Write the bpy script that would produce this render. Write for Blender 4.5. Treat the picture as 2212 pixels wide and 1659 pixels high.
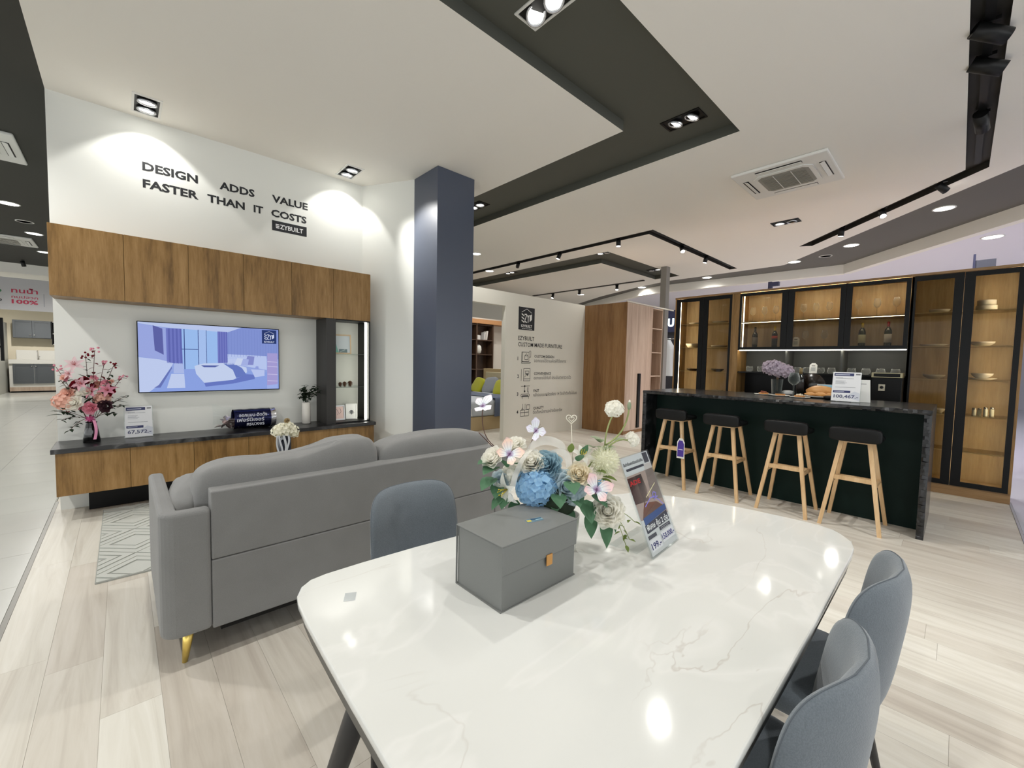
import bpy, math, random
from math import sin, cos, pi, radians as R
from mathutils import Vector, Matrix, Euler
from mathutils.geometry import tessellate_polygon

random.seed(11)
for o in list(bpy.data.objects):
    bpy.data.objects.remove(o)
scene = bpy.context.scene
COL = scene.collection

# ------------------------------------------------------------------ camera
YAW, PITCH, ROLL = R(43.0806), R(-3.0920), R(1.1734)
cam_d = bpy.data.cameras.new('camera')
cam_d.sensor_fit = 'HORIZONTAL'; cam_d.sensor_width = 36.0
cam_d.lens = 901.82 / 2212 * 36.0
cam_d.clip_start = 0.02; cam_d.clip_end = 200
cam = bpy.data.objects.new('camera', cam_d); COL.objects.link(cam)
fw = Vector((sin(YAW) * cos(PITCH), cos(YAW) * cos(PITCH), sin(PITCH)))
rt = Vector((cos(YAW), -sin(YAW), 0)); up = rt.cross(fw)
rt2 = cos(ROLL) * rt + sin(ROLL) * up; up2 = -sin(ROLL) * rt + cos(ROLL) * up
mw = Matrix((rt2, up2, -fw)).transposed().to_4x4(); mw.translation = (0, 0, 1.45)
cam.matrix_world = mw
scene.camera = cam

# ------------------------------------------------------------------ world, exposure
world = bpy.data.worlds.new('world'); scene.world = world; world.use_nodes = True
world.node_tree.nodes['Background'].inputs[0].default_value = (0.97, 1.0, 1.0, 1)
world.node_tree.nodes['Background'].inputs[1].default_value = 2.1
vs = scene.view_settings
vs.view_transform = 'Standard'; vs.look = 'None'; vs.gamma = 1.0; vs.use_curve_mapping = False
vs.exposure = 0.20
scene.cycles.transparent_max_bounces = 24; scene.cycles.max_bounces = 8
scene.cycles.caustics_reflective = False; scene.cycles.caustics_refractive = False
LAMP = 0.60          # one dimmer for all shop lamps

# ------------------------------------------------------------------ helpers
def lin(c):
    def f(u):
        u /= 255.0
        return u / 12.92 if u <= 0.04045 else ((u + 0.055) / 1.055) ** 2.4
    return (f(c[0]), f(c[1]), f(c[2]), 1.0)

class G:
    """collects geometry; becomes one mesh"""
    def __init__(s): s.v = []; s.f = []; s.m = []; s.sm = []
    def add(s, vs, fs, smooth=False, mi=0):
        b = len(s.v); s.v += [tuple(p) for p in vs]
        for f in fs: s.f.append(tuple(b + i for i in f)); s.m.append(mi); s.sm.append(smooth)
        return s
    def join(s, g, M=None):
        b = len(s.v)
        s.v += [tuple(M @ Vector(p)) for p in g.v] if M is not None else g.v
        s.f += [tuple(b + i for i in f) for f in g.f]; s.m += g.m; s.sm += g.sm
        return s
    def box(s, x0, x1, y0, y1, z0, z1, mi=0):
        v = [(x, y, z) for z in (z0, z1) for y in (y0, y1) for x in (x0, x1)]
        return s.add(v, [(0, 2, 3, 1), (4, 5, 7, 6), (0, 1, 5, 4), (2, 6, 7, 3), (0, 4, 6, 2), (1, 3, 7, 5)], False, mi)
    def prism(s, pts, z0, z1, mi=0, smooth=False):
        n = len(pts)
        a = sum(pts[i][0] * pts[(i + 1) % n][1] - pts[(i + 1) % n][0] * pts[i][1] for i in range(n))
        if a < 0: pts = pts[::-1]
        v = [(p[0], p[1], z0) for p in pts] + [(p[0], p[1], z1) for p in pts]
        s.add(v, [tuple(range(n - 1, -1, -1)), tuple(range(n, 2 * n))], False, mi)
        b = len(s.v) - 2 * n
        for i in range(n):
            j = (i + 1) % n
            s.f.append((b + i, b + j, b + n + j, b + n + i)); s.m.append(mi); s.sm.append(smooth)
        return s
    def tube(s, pts, r, n=8, mi=0, caps=True, smooth=True):
        pts = [Vector(p) for p in pts]; k = len(pts)
        rs = r if isinstance(r, (list, tuple)) else [r] * k
        vs = []; prev = None
        for i, p in enumerate(pts):
            t = (pts[min(i + 1, k - 1)] - pts[max(i - 1, 0)]).normalized()
            if prev is None:
                a = Vector((0, 0, 1)) if abs(t.z) < 0.9 else Vector((1, 0, 0))
                u = t.cross(a).normalized()
            else:
                u = (prev - t * prev.dot(t)).normalized()
            prev = u; w = t.cross(u)
            for j in range(n):
                a = 2 * pi * j / n
                vs.append(p + (u * cos(a) + w * sin(a)) * rs[i])
        fs = [(i * n + j, i * n + (j + 1) % n, (i + 1) * n + (j + 1) % n, (i + 1) * n + j) for i in range(k - 1) for j in range(n)]
        s.add(vs, fs, smooth, mi)
        if caps:
            b = len(s.v) - len(vs)
            s.f.append(tuple(b + j for j in range(n - 1, -1, -1))); s.m.append(mi); s.sm.append(False)
            s.f.append(tuple(b + (k - 1) * n + j for j in range(n))); s.m.append(mi); s.sm.append(False)
        return s
    def lathe(s, prof, n=20, c=(0, 0, 0), mi=0, smooth=True):
        k = len(prof); vs = []
        for r, z in prof:
            for j in range(n):
                a = 2 * pi * j / n
                vs.append((c[0] + r * cos(a), c[1] + r * sin(a), c[2] + z))
        fs = [(i * n + j, i * n + (j + 1) % n, (i + 1) * n + (j + 1) % n, (i + 1) * n + j) for i in range(k - 1) for j in range(n)]
        s.add(vs, fs, smooth, mi); b = len(s.v) - len(vs)
        if prof[0][0] > 1e-5: s.f.append(tuple(b + j for j in range(n - 1, -1, -1))); s.m.append(mi); s.sm.append(False)
        if prof[-1][0] > 1e-5: s.f.append(tuple(b + (k - 1) * n + j for j in range(n))); s.m.append(mi); s.sm.append(False)
        return s
    def grid(s, fn, nu, nv, mi=0, smooth=True, wu=False, wv=False):
        vs = [fn(i / (nu if wu else nu - 1), j / (nv if wv else nv - 1)) for i in range(nu) for j in range(nv)]
        fs = []
        for i in range(nu if wu else nu - 1):
            for j in range(nv if wv else nv - 1):
                a, b2 = i, (i + 1) % nu; c, d = j, (j + 1) % nv
                fs.append((a * nv + c, b2 * nv + c, b2 * nv + d, a * nv + d))
        return s.add(vs, fs, smooth, mi)
    def ball(s, c, r, nu=14, nv=9, mi=0, fn=None):
        if not isinstance(r, (tuple, list)): r = (r, r, r)
        def f(u, v):
            a = 2 * pi * u; b = pi * (v - 0.5); k = fn(a, b) if fn else 1
            return (c[0] + r[0] * k * cos(b) * cos(a), c[1] + r[1] * k * cos(b) * sin(a), c[2] + r[2] * k * sin(b))
        return s.grid(f, nu, nv, mi, True, wu=True)

def mk(name, g, mats):
    me = bpy.data.meshes.new(name)
    me.from_pydata(g.v, [], g.f)
    for m in (mats if isinstance(mats, (list, tuple)) else [mats]): me.materials.append(m)
    me.polygons.foreach_set('material_index', g.m)
    me.polygons.foreach_set('use_smooth', g.sm)
    me.update()
    return me

WL = {}
def put(name, g, mat, parent=None, world=True, bev=0.0, seg=2, sub=0, loc=None, rot=None):
    """one mesh object; with a parent, world coordinates are made relative to it"""
    me = g if isinstance(g, bpy.types.Mesh) else None
    if me is None:
        if parent is not None and world:
            p = WL.get(parent.name, Vector((0, 0, 0)))
            g.v = [(a - p.x, b - p.y, c - p.z) for a, b, c in g.v]
        me = mk(name, g, mat)
    o = bpy.data.objects.new(name, me); COL.objects.link(o)
    if parent is not None: o.parent = parent; WL[o.name] = WL.get(parent.name, Vector((0, 0, 0)))
    if loc is not None: o.location = loc
    if rot is not None: o.rotation_euler = rot
    if bev:
        b = o.modifiers.new('bevel', 'BEVEL'); b.width = bev; b.segments = seg; b.limit_method = 'ANGLE'; b.angle_limit = R(40)
        b.harden_normals = False
    if sub:
        q = o.modifiers.new('subdivision', 'SUBSURF'); q.levels = sub; q.render_levels = sub
    return o

def tag(o, label=None, cat=None, group=None, kind=None):
    if label: o['label'] = label
    if cat: o['category'] = cat
    if group: o['group'] = group
    if kind: o['kind'] = kind
    return o
def thing(name, label, cat, loc=(0, 0, 0), rz=0.0, group=None, kind=None, rot=None):
    o = bpy.data.objects.new(name, None); COL.objects.link(o)
    o.empty_display_size = 0.05
    o.location = loc; o.rotation_euler = rot if rot is not None else (0, 0, rz)
    WL[o.name] = Vector(loc)
    return tag(o, label, cat, group, kind)
def clone(o, label=None, loc=None, rz=None, parent=None):
    c = o.copy(); COL.objects.link(c)
    if parent is not None: c.parent = parent
    if label: c['label'] = label
    if loc is not None: c.location = loc
    if rz is not None: c.rotation_euler = (0, 0, rz)
    for ch in [q for q in o.children]: clone(ch, parent=c)
    return c
def struct(name, g, mat, label=None, parent=None, **k):
    o = put(name, g, mat, parent, **k)
    if parent is None: tag(o, label, None, None, 'structure')
    return o

# ------------------------------------------------------------------ materials
def nt(name):
    m = bpy.data.materials.new(name); m.use_nodes = True
    return m, m.node_tree, m.node_tree.nodes['Principled BSDF']
def N(t, typ, **k):
    n = t.nodes.new(typ)
    for a, b in k.items(): setattr(n, a, b)
    return n
def mat(name, c, rough=0.5, metal=0.0, spec=0.5, bump=None, var=None, coat=0.0, sheen=0.0, emit=None, alpha=None):
    m, t, p = nt(name)
    p.inputs['Base Color'].default_value = lin(c); p.inputs['Roughness'].default_value = rough
    p.inputs['Metallic'].default_value = metal; p.inputs['Specular IOR Level'].default_value = spec
    p.inputs['Coat Weight'].default_value = coat; p.inputs['Sheen Weight'].default_value = sheen
    if emit: p.inputs['Emission Color'].default_value = lin(emit[0]); p.inputs['Emission Strength'].default_value = emit[1]
    tc = None
    if var:   # (scale, second colour)
        tc = N(t, 'ShaderNodeTexCoord'); n = N(t, 'ShaderNodeTexNoise'); n.inputs['Scale'].default_value = var[0]; n.inputs['Detail'].default_value = 4
        t.links.new(tc.outputs['Object'], n.inputs['Vector'])
        mx = N(t, 'ShaderNodeMix', data_type='RGBA'); mx.inputs[6].default_value = lin(c); mx.inputs[7].default_value = lin(var[1])
        t.links.new(n.outputs['Fac'], mx.inputs[0]); t.links.new(mx.outputs[2], p.inputs['Base Color'])
    if bump:  # (scale, strength)
        tc = tc or N(t, 'ShaderNodeTexCoord'); n = N(t, 'ShaderNodeTexNoise'); n.inputs['Scale'].default_value = bump[0]; n.inputs['Detail'].default_value = 3
        t.links.new(tc.outputs['Object'], n.inputs['Vector'])
        b = N(t, 'ShaderNodeBump'); b.inputs['Strength'].default_value = bump[1]; b.inputs['Distance'].default_value = 0.004
        t.links.new(n.outputs['Fac'], b.inputs['Height']); t.links.new(b.outputs['Normal'], p.inputs['Normal'])
    return m
def wood(name, c1, c2, c3, axis='Z', scale=9.0, stretch=14.0, rough=0.45, rnd=True, spec=0.4, knots=0.5, contrast=1.0, bump=0.12):
    """grain runs along axis"""
    m, t, p = nt(name)
    tc = N(t, 'ShaderNodeTexCoord'); mp = N(t, 'ShaderNodeMapping')
    sc = [scale, scale, scale]; sc['XYZ'.index(axis)] = scale / stretch
    mp.inputs['Scale'].default_value = sc
    t.links.new(tc.outputs['Object'], mp.inputs['Vector'])
    if rnd:
        oi = N(t, 'ShaderNodeObjectInfo'); ml = N(t, 'ShaderNodeMath', operation='MULTIPLY'); ml.inputs[1].default_value = 57.0
        t.links.new(oi.outputs['Random'], ml.inputs[0])
        cx = N(t, 'ShaderNodeCombineXYZ')
        for i in range(3): t.links.new(ml.outputs[0], cx.inputs[i])
        t.links.new(cx.outputs[0], mp.inputs['Location'])
    n1 = N(t, 'ShaderNodeTexNoise'); n1.inputs['Scale'].default_value = 1.0; n1.inputs['Detail'].default_value = 5; n1.inputs['Distortion'].default_value = knots
    n2 = N(t, 'ShaderNodeTexNoise'); n2.inputs['Scale'].default_value = 6.0; n2.inputs['Detail'].default_value = 4; n2.inputs['Roughness'].default_value = 0.7
    t.links.new(mp.outputs[0], n1.inputs['Vector']); t.links.new(mp.outputs[0], n2.inputs['Vector'])
    mm = N(t, 'ShaderNodeMath', operation='MULTIPLY_ADD'); mm.inputs[1].default_value = 0.35
    t.links.new(n2.outputs['Fac'], mm.inputs[0]); 
    m3 = N(t, 'ShaderNodeMath', operation='MULTIPLY'); m3.inputs[1].default_value = 0.65; t.links.new(n1.outputs['Fac'], m3.inputs[0]); t.links.new(m3.outputs[0], mm.inputs[2])
    cr = N(t, 'ShaderNodeValToRGB'); e = cr.color_ramp.elements
    w = 0.17 / contrast
    e[0].position = 0.5 - w; e[0].color = lin(c1); e[1].position = 0.5 + w; e[1].color = lin(c3)
    q = e.new(0.5); q.color = lin(c2)
    t.links.new(mm.outputs[0], cr.inputs[0]); t.links.new(cr.outputs[0], p.inputs['Base Color'])
    p.inputs['Roughness'].default_value = rough; p.inputs['Specular IOR Level'].default_value = spec
    b = N(t, 'ShaderNodeBump'); b.inputs['Strength'].default_value = bump; b.inputs['Distance'].default_value = 0.002
    t.links.new(n2.outputs['Fac'], b.inputs['Height']); t.links.new(b.outputs['Normal'], p.inputs['Normal'])
    return m
def glow(name, c, k):
    m, t, p = nt(name); t.nodes.remove(p)
    e = N(t, 'ShaderNodeEmission'); e.inputs[0].default_value = lin(c); e.inputs[1].default_value = k
    t.links.new(e.outputs[0], t.nodes['Material Output'].inputs[0]); return m
def pane(name, tint, refl=1.0, rough=0.0):
    """thin clear sheet: tinted see-through plus Fresnel mirror"""
    m, t, p = nt(name); t.nodes.remove(p)
    tr = N(t, 'ShaderNodeBsdfTransparent'); tr.inputs[0].default_value = lin(tint)
    gl = N(t, 'ShaderNodeBsdfGlossy'); gl.inputs['Roughness'].default_value = rough
    lw = N(t, 'ShaderNodeLayerWeight'); lw.inputs[0].default_value = 0.5
    pw_ = N(t, 'ShaderNodeMath', operation='POWER'); pw_.inputs[1].default_value = 5.0; t.links.new(lw.outputs['Facing'], pw_.inputs[0])
    sc_ = N(t, 'ShaderNodeMath', operation='MULTIPLY_ADD'); sc_.inputs[1].default_value = 0.96; sc_.inputs[2].default_value = 0.04; t.links.new(pw_.outputs[0], sc_.inputs[0])
    ml = N(t, 'ShaderNodeMath', operation='MULTIPLY', use_clamp=True); ml.inputs[1].default_value = refl
    t.links.new(sc_.outputs[0], ml.inputs[0])
    mx = N(t, 'ShaderNodeMixShader'); t.links.new(ml.outputs[0], mx.inputs[0]); t.links.new(tr.outputs[0], mx.inputs[1]); t.links.new(gl.outputs[0], mx.inputs[2])
    t.links.new(mx.outputs[0], t.nodes['Material Output'].inputs[0]); return m
def fabric(name, c, c2, scale=900, rough=0.9, sheen=0.3, bs=0.5):
    m, t, p = nt(name)
    tc = N(t, 'ShaderNodeTexCoord'); n = N(t, 'ShaderNodeTexNoise'); n.inputs['Scale'].default_value = scale; n.inputs['Detail'].default_value = 2
    n2 = N(t, 'ShaderNodeTexNoise'); n2.inputs['Scale'].default_value = 7; n2.inputs['Detail'].default_value = 3
    t.links.new(tc.outputs['Object'], n.inputs['Vector']); t.links.new(tc.outputs['Object'], n2.inputs['Vector'])
    ad = N(t, 'ShaderNodeMath', operation='MULTIPLY_ADD'); ad.inputs[1].default_value = 0.35
    t.links.new(n2.outputs['Fac'], ad.inputs[0]); m3 = N(t, 'ShaderNodeMath', operation='MULTIPLY'); m3.inputs[1].default_value = 0.65
    t.links.new(n.outputs['Fac'], m3.inputs[0]); t.links.new(m3.outputs[0], ad.inputs[2])
    mx = N(t, 'ShaderNodeMix', data_type='RGBA'); mx.inputs[6].default_value = lin(c); mx.inputs[7].default_value = lin(c2)
    t.links.new(ad.outputs[0], mx.inputs[0]); t.links.new(mx.outputs[2], p.inputs['Base Color'])
    p.inputs['Roughness'].default_value = rough; p.inputs['Sheen Weight'].default_value = sheen; p.inputs['Specular IOR Level'].default_value = 0.2
    b = N(t, 'ShaderNodeBump'); b.inputs['Strength'].default_value = bs; b.inputs['Distance'].default_value = 0.001
    t.links.new(n.outputs['Fac'], b.inputs['Height']); t.links.new(b.outputs['Normal'], p.inputs['Normal'])
    return m
def marble(name, base, vein, scale, width, rough, vein2=None, spec=0.5, coat=0.0):
    m, t, p = nt(name)
    tc = N(t, 'ShaderNodeTexCoord'); mp = N(t, 'ShaderNodeMapping'); mp.inputs['Rotation'].default_value = (0.3, 0.2, 0.9); mp.inputs['Scale'].default_value = (1, 2.2, 1)
    t.links.new(tc.outputs['Object'], mp.inputs[0])
    n = N(t, 'ShaderNodeTexNoise'); n.inputs['Scale'].default_value = scale; n.inputs['Detail'].default_value = 6; n.inputs['Distortion'].default_value = 0.9
    t.links.new(mp.outputs[0], n.inputs['Vector'])
    sb = N(t, 'ShaderNodeMath', operation='SUBTRACT'); sb.inputs[1].default_value = 0.5; t.links.new(n.outputs['Fac'], sb.inputs[0])
    ab = N(t, 'ShaderNodeMath', operation='ABSOLUTE'); t.links.new(sb.outputs[0], ab.inputs[0])
    cr = N(t, 'ShaderNodeValToRGB'); e = cr.color_ramp.elements
    e[0].position = 0.0; e[0].color = lin(vein); e[1].position = width; e[1].color = lin(base)
    t.links.new(ab.outputs[0], cr.inputs[0])
    n2 = N(t, 'ShaderNodeTexNoise'); n2.inputs['Scale'].default_value = scale * 0.7; n2.inputs['Detail'].default_value = 3
    t.links.new(mp.outputs[0], n2.inputs['Vector'])
    cr2 = N(t, 'ShaderNodeValToRGB'); e2 = cr2.color_ramp.elements
    e2[0].position = 0.42; e2[0].color = lin(vein2 or base); e2[1].position = 0.62; e2[1].color = (1, 1, 1, 1)
    t.links.new(n2.outputs['Fac'], cr2.inputs[0])
    mx = N(t, 'ShaderNodeMix', data_type='RGBA', blend_type='MULTIPLY'); mx.inputs[0].default_value = 1.0
    t.links.new(cr.outputs[0], mx.inputs[6]); t.links.new(cr2.outputs[0], mx.inputs[7])
    t.links.new(mx.outputs[2], p.inputs['Base Color'])
    p.inputs['Roughness'].default_value = rough; p.inputs['Specular IOR Level'].default_value = spec; p.inputs['Coat Weight'].default_value = coat
    return m

WHITE = mat('white_wall_paint', (232, 233, 228), 0.75, bump=(60, .03))
CEILW = mat('white_ceiling_paint', (247, 244, 237), 0.8)
DARKC = mat('charcoal_ceiling_paint', (88, 89, 81), 0.7)
BANDC = mat('grey_ceiling_band_paint', (104, 102, 98), 0.7)
PILLAR = mat('slate_blue_paint', (76, 83, 99), 0.38, bump=(80, .04))
PARTN = mat('warm_white_partition_paint', (222, 219, 208), 0.7)
BLACK = mat('black_satin', (11, 11, 12), 0.4, spec=0.22)
BLACKM = mat('black_metal', (24, 24, 25), 0.45, 0.3)
WHITEP = mat('white_plastic', (232, 232, 228), 0.45)
CHROME = mat('chrome', (220, 220, 220), 0.12, 1.0)
OAK = wood('oak_veneer_upright', (104, 76, 36), (143, 108, 60), (167, 131, 82), 'Z', 8, 9, .42, contrast=1.2)
OAKB = wood('oak_cabinet_backing', (166, 145, 112), (187, 166, 131), (204, 184, 150), 'Z', 9, 10, .5, rnd=False, bump=0.01)
WARDW = wood('wardrobe_side_wood', (116, 82, 48), (143, 105, 66), (163, 126, 84), 'Z', 7, 10, .45)
WARDP = wood('wardrobe_pale_wood', (170, 146, 128), (192, 169, 150), (206, 186, 168), 'Z', 11, 16, .5)
OAKH = wood('oak_frame_flat', (122, 92, 58), (146, 114, 76), (163, 132, 94), 'Y', 9, 10, .45)
STOOLW = wood('pale_ash', (196, 160, 116), (214, 180, 136), (226, 196, 156), 'Z', 12, 12, .5)
GLASSP = pane('clear_glass_sheet', (240, 246, 243))
GLASSD = pane('grey_tinted_glass', (216, 211, 200), 0.2)
ACRYL = pane('clear_acrylic', (250, 252, 252), 0.8)
def rim_lit_glass(name, tint=(255, 255, 255)):
    """thin blown glass: clear face on, lit rims painted in pale colour"""
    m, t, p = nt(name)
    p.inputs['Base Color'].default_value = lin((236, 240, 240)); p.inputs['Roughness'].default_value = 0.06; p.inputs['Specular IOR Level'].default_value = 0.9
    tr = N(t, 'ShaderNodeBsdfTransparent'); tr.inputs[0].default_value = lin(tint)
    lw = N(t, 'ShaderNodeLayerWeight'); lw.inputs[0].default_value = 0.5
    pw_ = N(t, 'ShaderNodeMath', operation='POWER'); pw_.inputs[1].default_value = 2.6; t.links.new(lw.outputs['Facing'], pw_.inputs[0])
    sc_ = N(t, 'ShaderNodeMath', operation='MULTIPLY_ADD', use_clamp=True); sc_.inputs[1].default_value = 0.8; sc_.inputs[2].default_value = 0.035; t.links.new(pw_.outputs[0], sc_.inputs[0])  # pale body colour mixed in at the rims stands for lit edges
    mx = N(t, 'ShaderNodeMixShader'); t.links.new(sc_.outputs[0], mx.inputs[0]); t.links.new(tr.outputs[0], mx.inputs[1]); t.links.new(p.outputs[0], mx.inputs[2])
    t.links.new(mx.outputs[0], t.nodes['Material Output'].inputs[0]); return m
DRINK = rim_lit_glass('drinking_glass', (252, 252, 251))

# ------------------------------------------------------------------ flat print (lettering, posters, screens)
def attr_mat(name, emit=0.0, rough=0.6):
    m, t, p = nt(name)
    a = N(t, 'ShaderNodeAttribute'); a.attribute_name = 'ink'
    if emit:
        t.nodes.remove(p); e = N(t, 'ShaderNodeEmission'); e.inputs[1].default_value = emit
        t.links.new(a.outputs['Color'], e.inputs[0]); t.links.new(e.outputs[0], t.nodes['Material Output'].inputs[0])
    else:
        t.links.new(a.outputs['Color'], p.inputs['Base Color']); p.inputs['Roughness'].default_value = rough
    return m
INK = attr_mat('printed_ink'); INKG = attr_mat('glossy_print', 0.0, 0.2); SCREEN = attr_mat('lit_screen', 1.0)
_tx = {}
def text_geo(body, bold):
    k = (body, bold)
    if k not in _tx:
        c = bpy.data.curves.new('lettering', 'FONT'); c.body = body; c.size = 1; c.resolution_u = 2; c.offset = bold; c.fill_mode = 'FRONT'
        o = bpy.data.objects.new('lettering', c); me = bpy.data.meshes.new_from_object(o)
        _tx[k] = ([tuple(v.co) for v in me.vertices], [tuple(p.vertices) for p in me.polygons])
        bpy.data.objects.remove(o); bpy.data.curves.remove(c); bpy.data.meshes.remove(me)
    return _tx[k]
class Art:
    def __init__(s, o, u, v, eps=0.0005):
        s.o = Vector(o); s.u = Vector(u).normalized(); s.w = Vector(v).normalized(); s.n = s.u.cross(s.w); s.e = eps
        s.v = []; s.f = []; s.c = []; s.k = 1
    def raw(s, pts, faces, col):
        b = len(s.v); d = s.n * (s.e * s.k)
        s.v += [tuple(s.o + s.u * p[0] + s.w * p[1] + d) for p in pts]
        for f in faces: s.f.append(tuple(b + i for i in f)); s.c.append(lin(col))
        return s
    def up(s): s.k += 1; return s
    def poly(s, pts, col):
        n = len(pts); a = sum(pts[i][0] * pts[(i + 1) % n][1] - pts[(i + 1) % n][0] * pts[i][1] for i in range(n))
        return s.raw(pts if a > 0 else pts[::-1], [tuple(range(n))], col)
    def rect(s, a, b, c, d, col): return s.poly([(a, b), (c, b), (c, d), (a, d)], col)
    def line(s, p, q, w, col):
        dx, dy = q[0] - p[0], q[1] - p[1]; L = math.hypot(dx, dy) or 1; nx, ny = -dy / L * w / 2, dx / L * w / 2
        return s.poly([(p[0] + nx, p[1] + ny), (p[0] - nx, p[1] - ny), (q[0] - nx, q[1] - ny), (q[0] + nx, q[1] + ny)], col)
    def path(s, pts, w, col, close=False):
        for i in range(len(pts) - (0 if close else 1)): s.line(pts[i], pts[(i + 1) % len(pts)], w, col)
        return s
    def disc(s, x, y, r, col, n=14, ry=None):
        return s.poly([(x + r * cos(2 * pi * i / n), y + (ry or r) * sin(2 * pi * i / n)) for i in range(n)], col)
    def text(s, body, x, y, h, col, width=None, bold=0.0, align='L'):
        v, f = text_geo(body, bold)
        if not v: return s
        x0 = min(p[0] for p in v); x1 = max(p[0] for p in v); sy = h / 0.7; sx = (width / (x1 - x0)) if width else sy
        off = {'L': 0, 'C': -(x1 - x0) * sx / 2, 'R': -(x1 - x0) * sx}[align]
        return s.raw([(x + off + (p[0] - x0) * sx, y + p[1] * sy) for p in v], f, col)
    def build(s, name, parent, m):
        p = WL.get(parent.name, Vector((0, 0, 0))) if parent else Vector((0, 0, 0))
        me = bpy.data.meshes.new(name)
        me.from_pydata([(a - p.x, b - p.y, c - p.z) for a, b, c in s.v], [], s.f); me.materials.append(m)
        at = me.attributes.new('ink', 'FLOAT_COLOR', 'FACE'); at.data.foreach_set('color', [x for c in s.c for x in c])
        o = bpy.data.objects.new(name, me); COL.objects.link(o)
        if parent: o.parent = parent; WL[o.name] = p
        return o

# ------------------------------------------------------------------ the room
ZC, ZR = 3.74, 3.84
YW = 5.56
# floor: base slab, oak planks running along Y, pale tiles of the mall walkway
def plank_mat():
    m, t, p = nt('pale_oak_floor')
    tc = N(t, 'ShaderNodeTexCoord'); oi = N(t, 'ShaderNodeObjectInfo'); mp = N(t, 'ShaderNodeMapping')
    mp.inputs['Scale'].default_value = (11, 0.9, 11)
    ml = N(t, 'ShaderNodeMath', operation='MULTIPLY'); ml.inputs[1].default_value = 91.0; t.links.new(oi.outputs['Random'], ml.inputs[0])
    cx = N(t, 'ShaderNodeCombineXYZ')
    for i in range(3): t.links.new(ml.outputs[0], cx.inputs[i])
    t.links.new(tc.outputs['Object'], mp.inputs[0]); t.links.new(cx.outputs[0], mp.inputs['Location'])
    n1 = N(t, 'ShaderNodeTexNoise'); n1.inputs['Scale'].default_value = 1.2; n1.inputs['Detail'].default_value = 7; n1.inputs['Roughness'].default_value = .62; n1.inputs['Distortion'].default_value = 1.1
    t.links.new(mp.outputs[0], n1.inputs['Vector'])
    cr = N(t, 'ShaderNodeValToRGB'); e = cr.color_ramp.elements
    e[0].position = .3; e[0].color = lin((207, 202, 194)); e[1].position = .66; e[1].color = lin((231, 229, 223)); q = e.new(.47); q.color = lin((222, 219, 211))
    t.links.new(n1.outputs['Fac'], cr.inputs[0])
    mx = N(t, 'ShaderNodeMix', data_type='RGBA', blend_type='MULTIPLY'); mx.inputs[0].default_value = 1
    c2 = N(t, 'ShaderNodeValToRGB'); e = c2.color_ramp.elements; e[0].color = lin((232, 226, 220)); e[1].color = lin((255, 254, 250))
    t.links.new(oi.outputs['Random'], c2.inputs[0]); t.links.new(cr.outputs[0], mx.inputs[6]); t.links.new(c2.outputs[0], mx.inputs[7])
    t.links.new(mx.outputs[2], p.inputs['Base Color']); p.inputs['Roughness'].default_value = .42; p.inputs['Specular IOR Level'].default_value = .35
    b = N(t, 'ShaderNodeBump'); b.inputs['Strength'].default_value = .1; b.inputs['Distance'].default_value = .002
    t.links.new(n1.outputs['Fac'], b.inputs['Height']); t.links.new(b.outputs['Normal'], p.inputs['Normal'])
    return m
PLANK = plank_mat()
JOINT = mat('floor_joint', (208, 202, 190), .7)
floor = struct('floor', G().box(-.49, 16, -.45, 14, -.06, -.004), JOINT, 'pale oak plank floor of the showroom')
pw, pl = .1900, 1.30
plk = []
for i in range(42):
    x = -.475 + i * pw; y = -.448 - random.random() * pl
    while y < 6.6:
        a = max(y, -.448)
        if min(y + pl, 6.6) - a > .05: plk.append((x, a, min(y + pl, 6.6)))
        y += pl
plk.sort(key=lambda q: math.hypot(q[0] + pw / 2, (q[1] + q[2]) / 2))
base_plank = mk('plank', G().box(.0004, pw - .0004, -.5, .5, -.004, 0), PLANK)
for k, (x, a, b) in enumerate(plk[:300]):
    o = put('plank', base_plank, None, floor, loc=(x, (a + b) / 2, 0)); o.scale = (1, (b - a) - .0009, 1)
g = G()
for x, a, b in plk[300:]: g.box(x + .0007, x + pw - .0007, a + .0007, b - .0007, -.004, 0)
g.box(-.475 + 42 * pw, 16, -.448, 14, -.004, 0); g.box(-.475, -.475 + 42 * pw, 6.6, 14, -.004, 0)
o = put('far_planks', g, PLANK, floor); o['kind'] = 'stuff'
TILE = mat('pale_floor_tile', (206, 206, 200), .22, var=(1.5, (190, 190, 184)))
TJ = mat('tile_joint', (176, 176, 170), .6)
TILEB = mat('cool_white_floor_tile', (204, 206, 214), .2)
fl2 = struct('floor_walkway', G().box(-14, -.495, -14, 30, -.06, -.004), TJ, 'pale glossy tile floor of the mall walkway')
ts = .6
tm = mk('tile', G().box(.0015, ts - .0015, .0015, ts - .0015, -.004, 0), TILE)
for i in range(5):
    for j in range(28): put('tile', tm, None, fl2, loc=(-.5 - (i + 1) * ts, .3 + j * ts, 0))
g = G().box(-14, -.5 - 5 * ts, -14, 30, -.004, 0).box(-.5 - 5 * ts, -.497, .3 + 28 * ts, 30, -.004, 0).box(-.5 - 5 * ts, -.497, -14, .3, -.004, 0)
put('far_tiles', g, TILE, fl2)['kind'] = 'stuff'
struct('floor_mall', G().box(-.495, 30, -14, -.47, -.06, 0), TILEB, 'cool white mall floor beyond the showroom edge')
struct('trim_1', G().box(-.49, 16, -.468, -.45, -.05, .003), mat('aluminium_edge', (205, 205, 205), .3, .6), 'thin metal edging strip along the oak floor')
struct('trim_2', G().box(-.497, -.4755, -.45, 5.9, -.05, .002), mat('grey_seam', (140, 138, 132), .4, .3), 'thin grey joint strip between oak planks and tiles')
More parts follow.
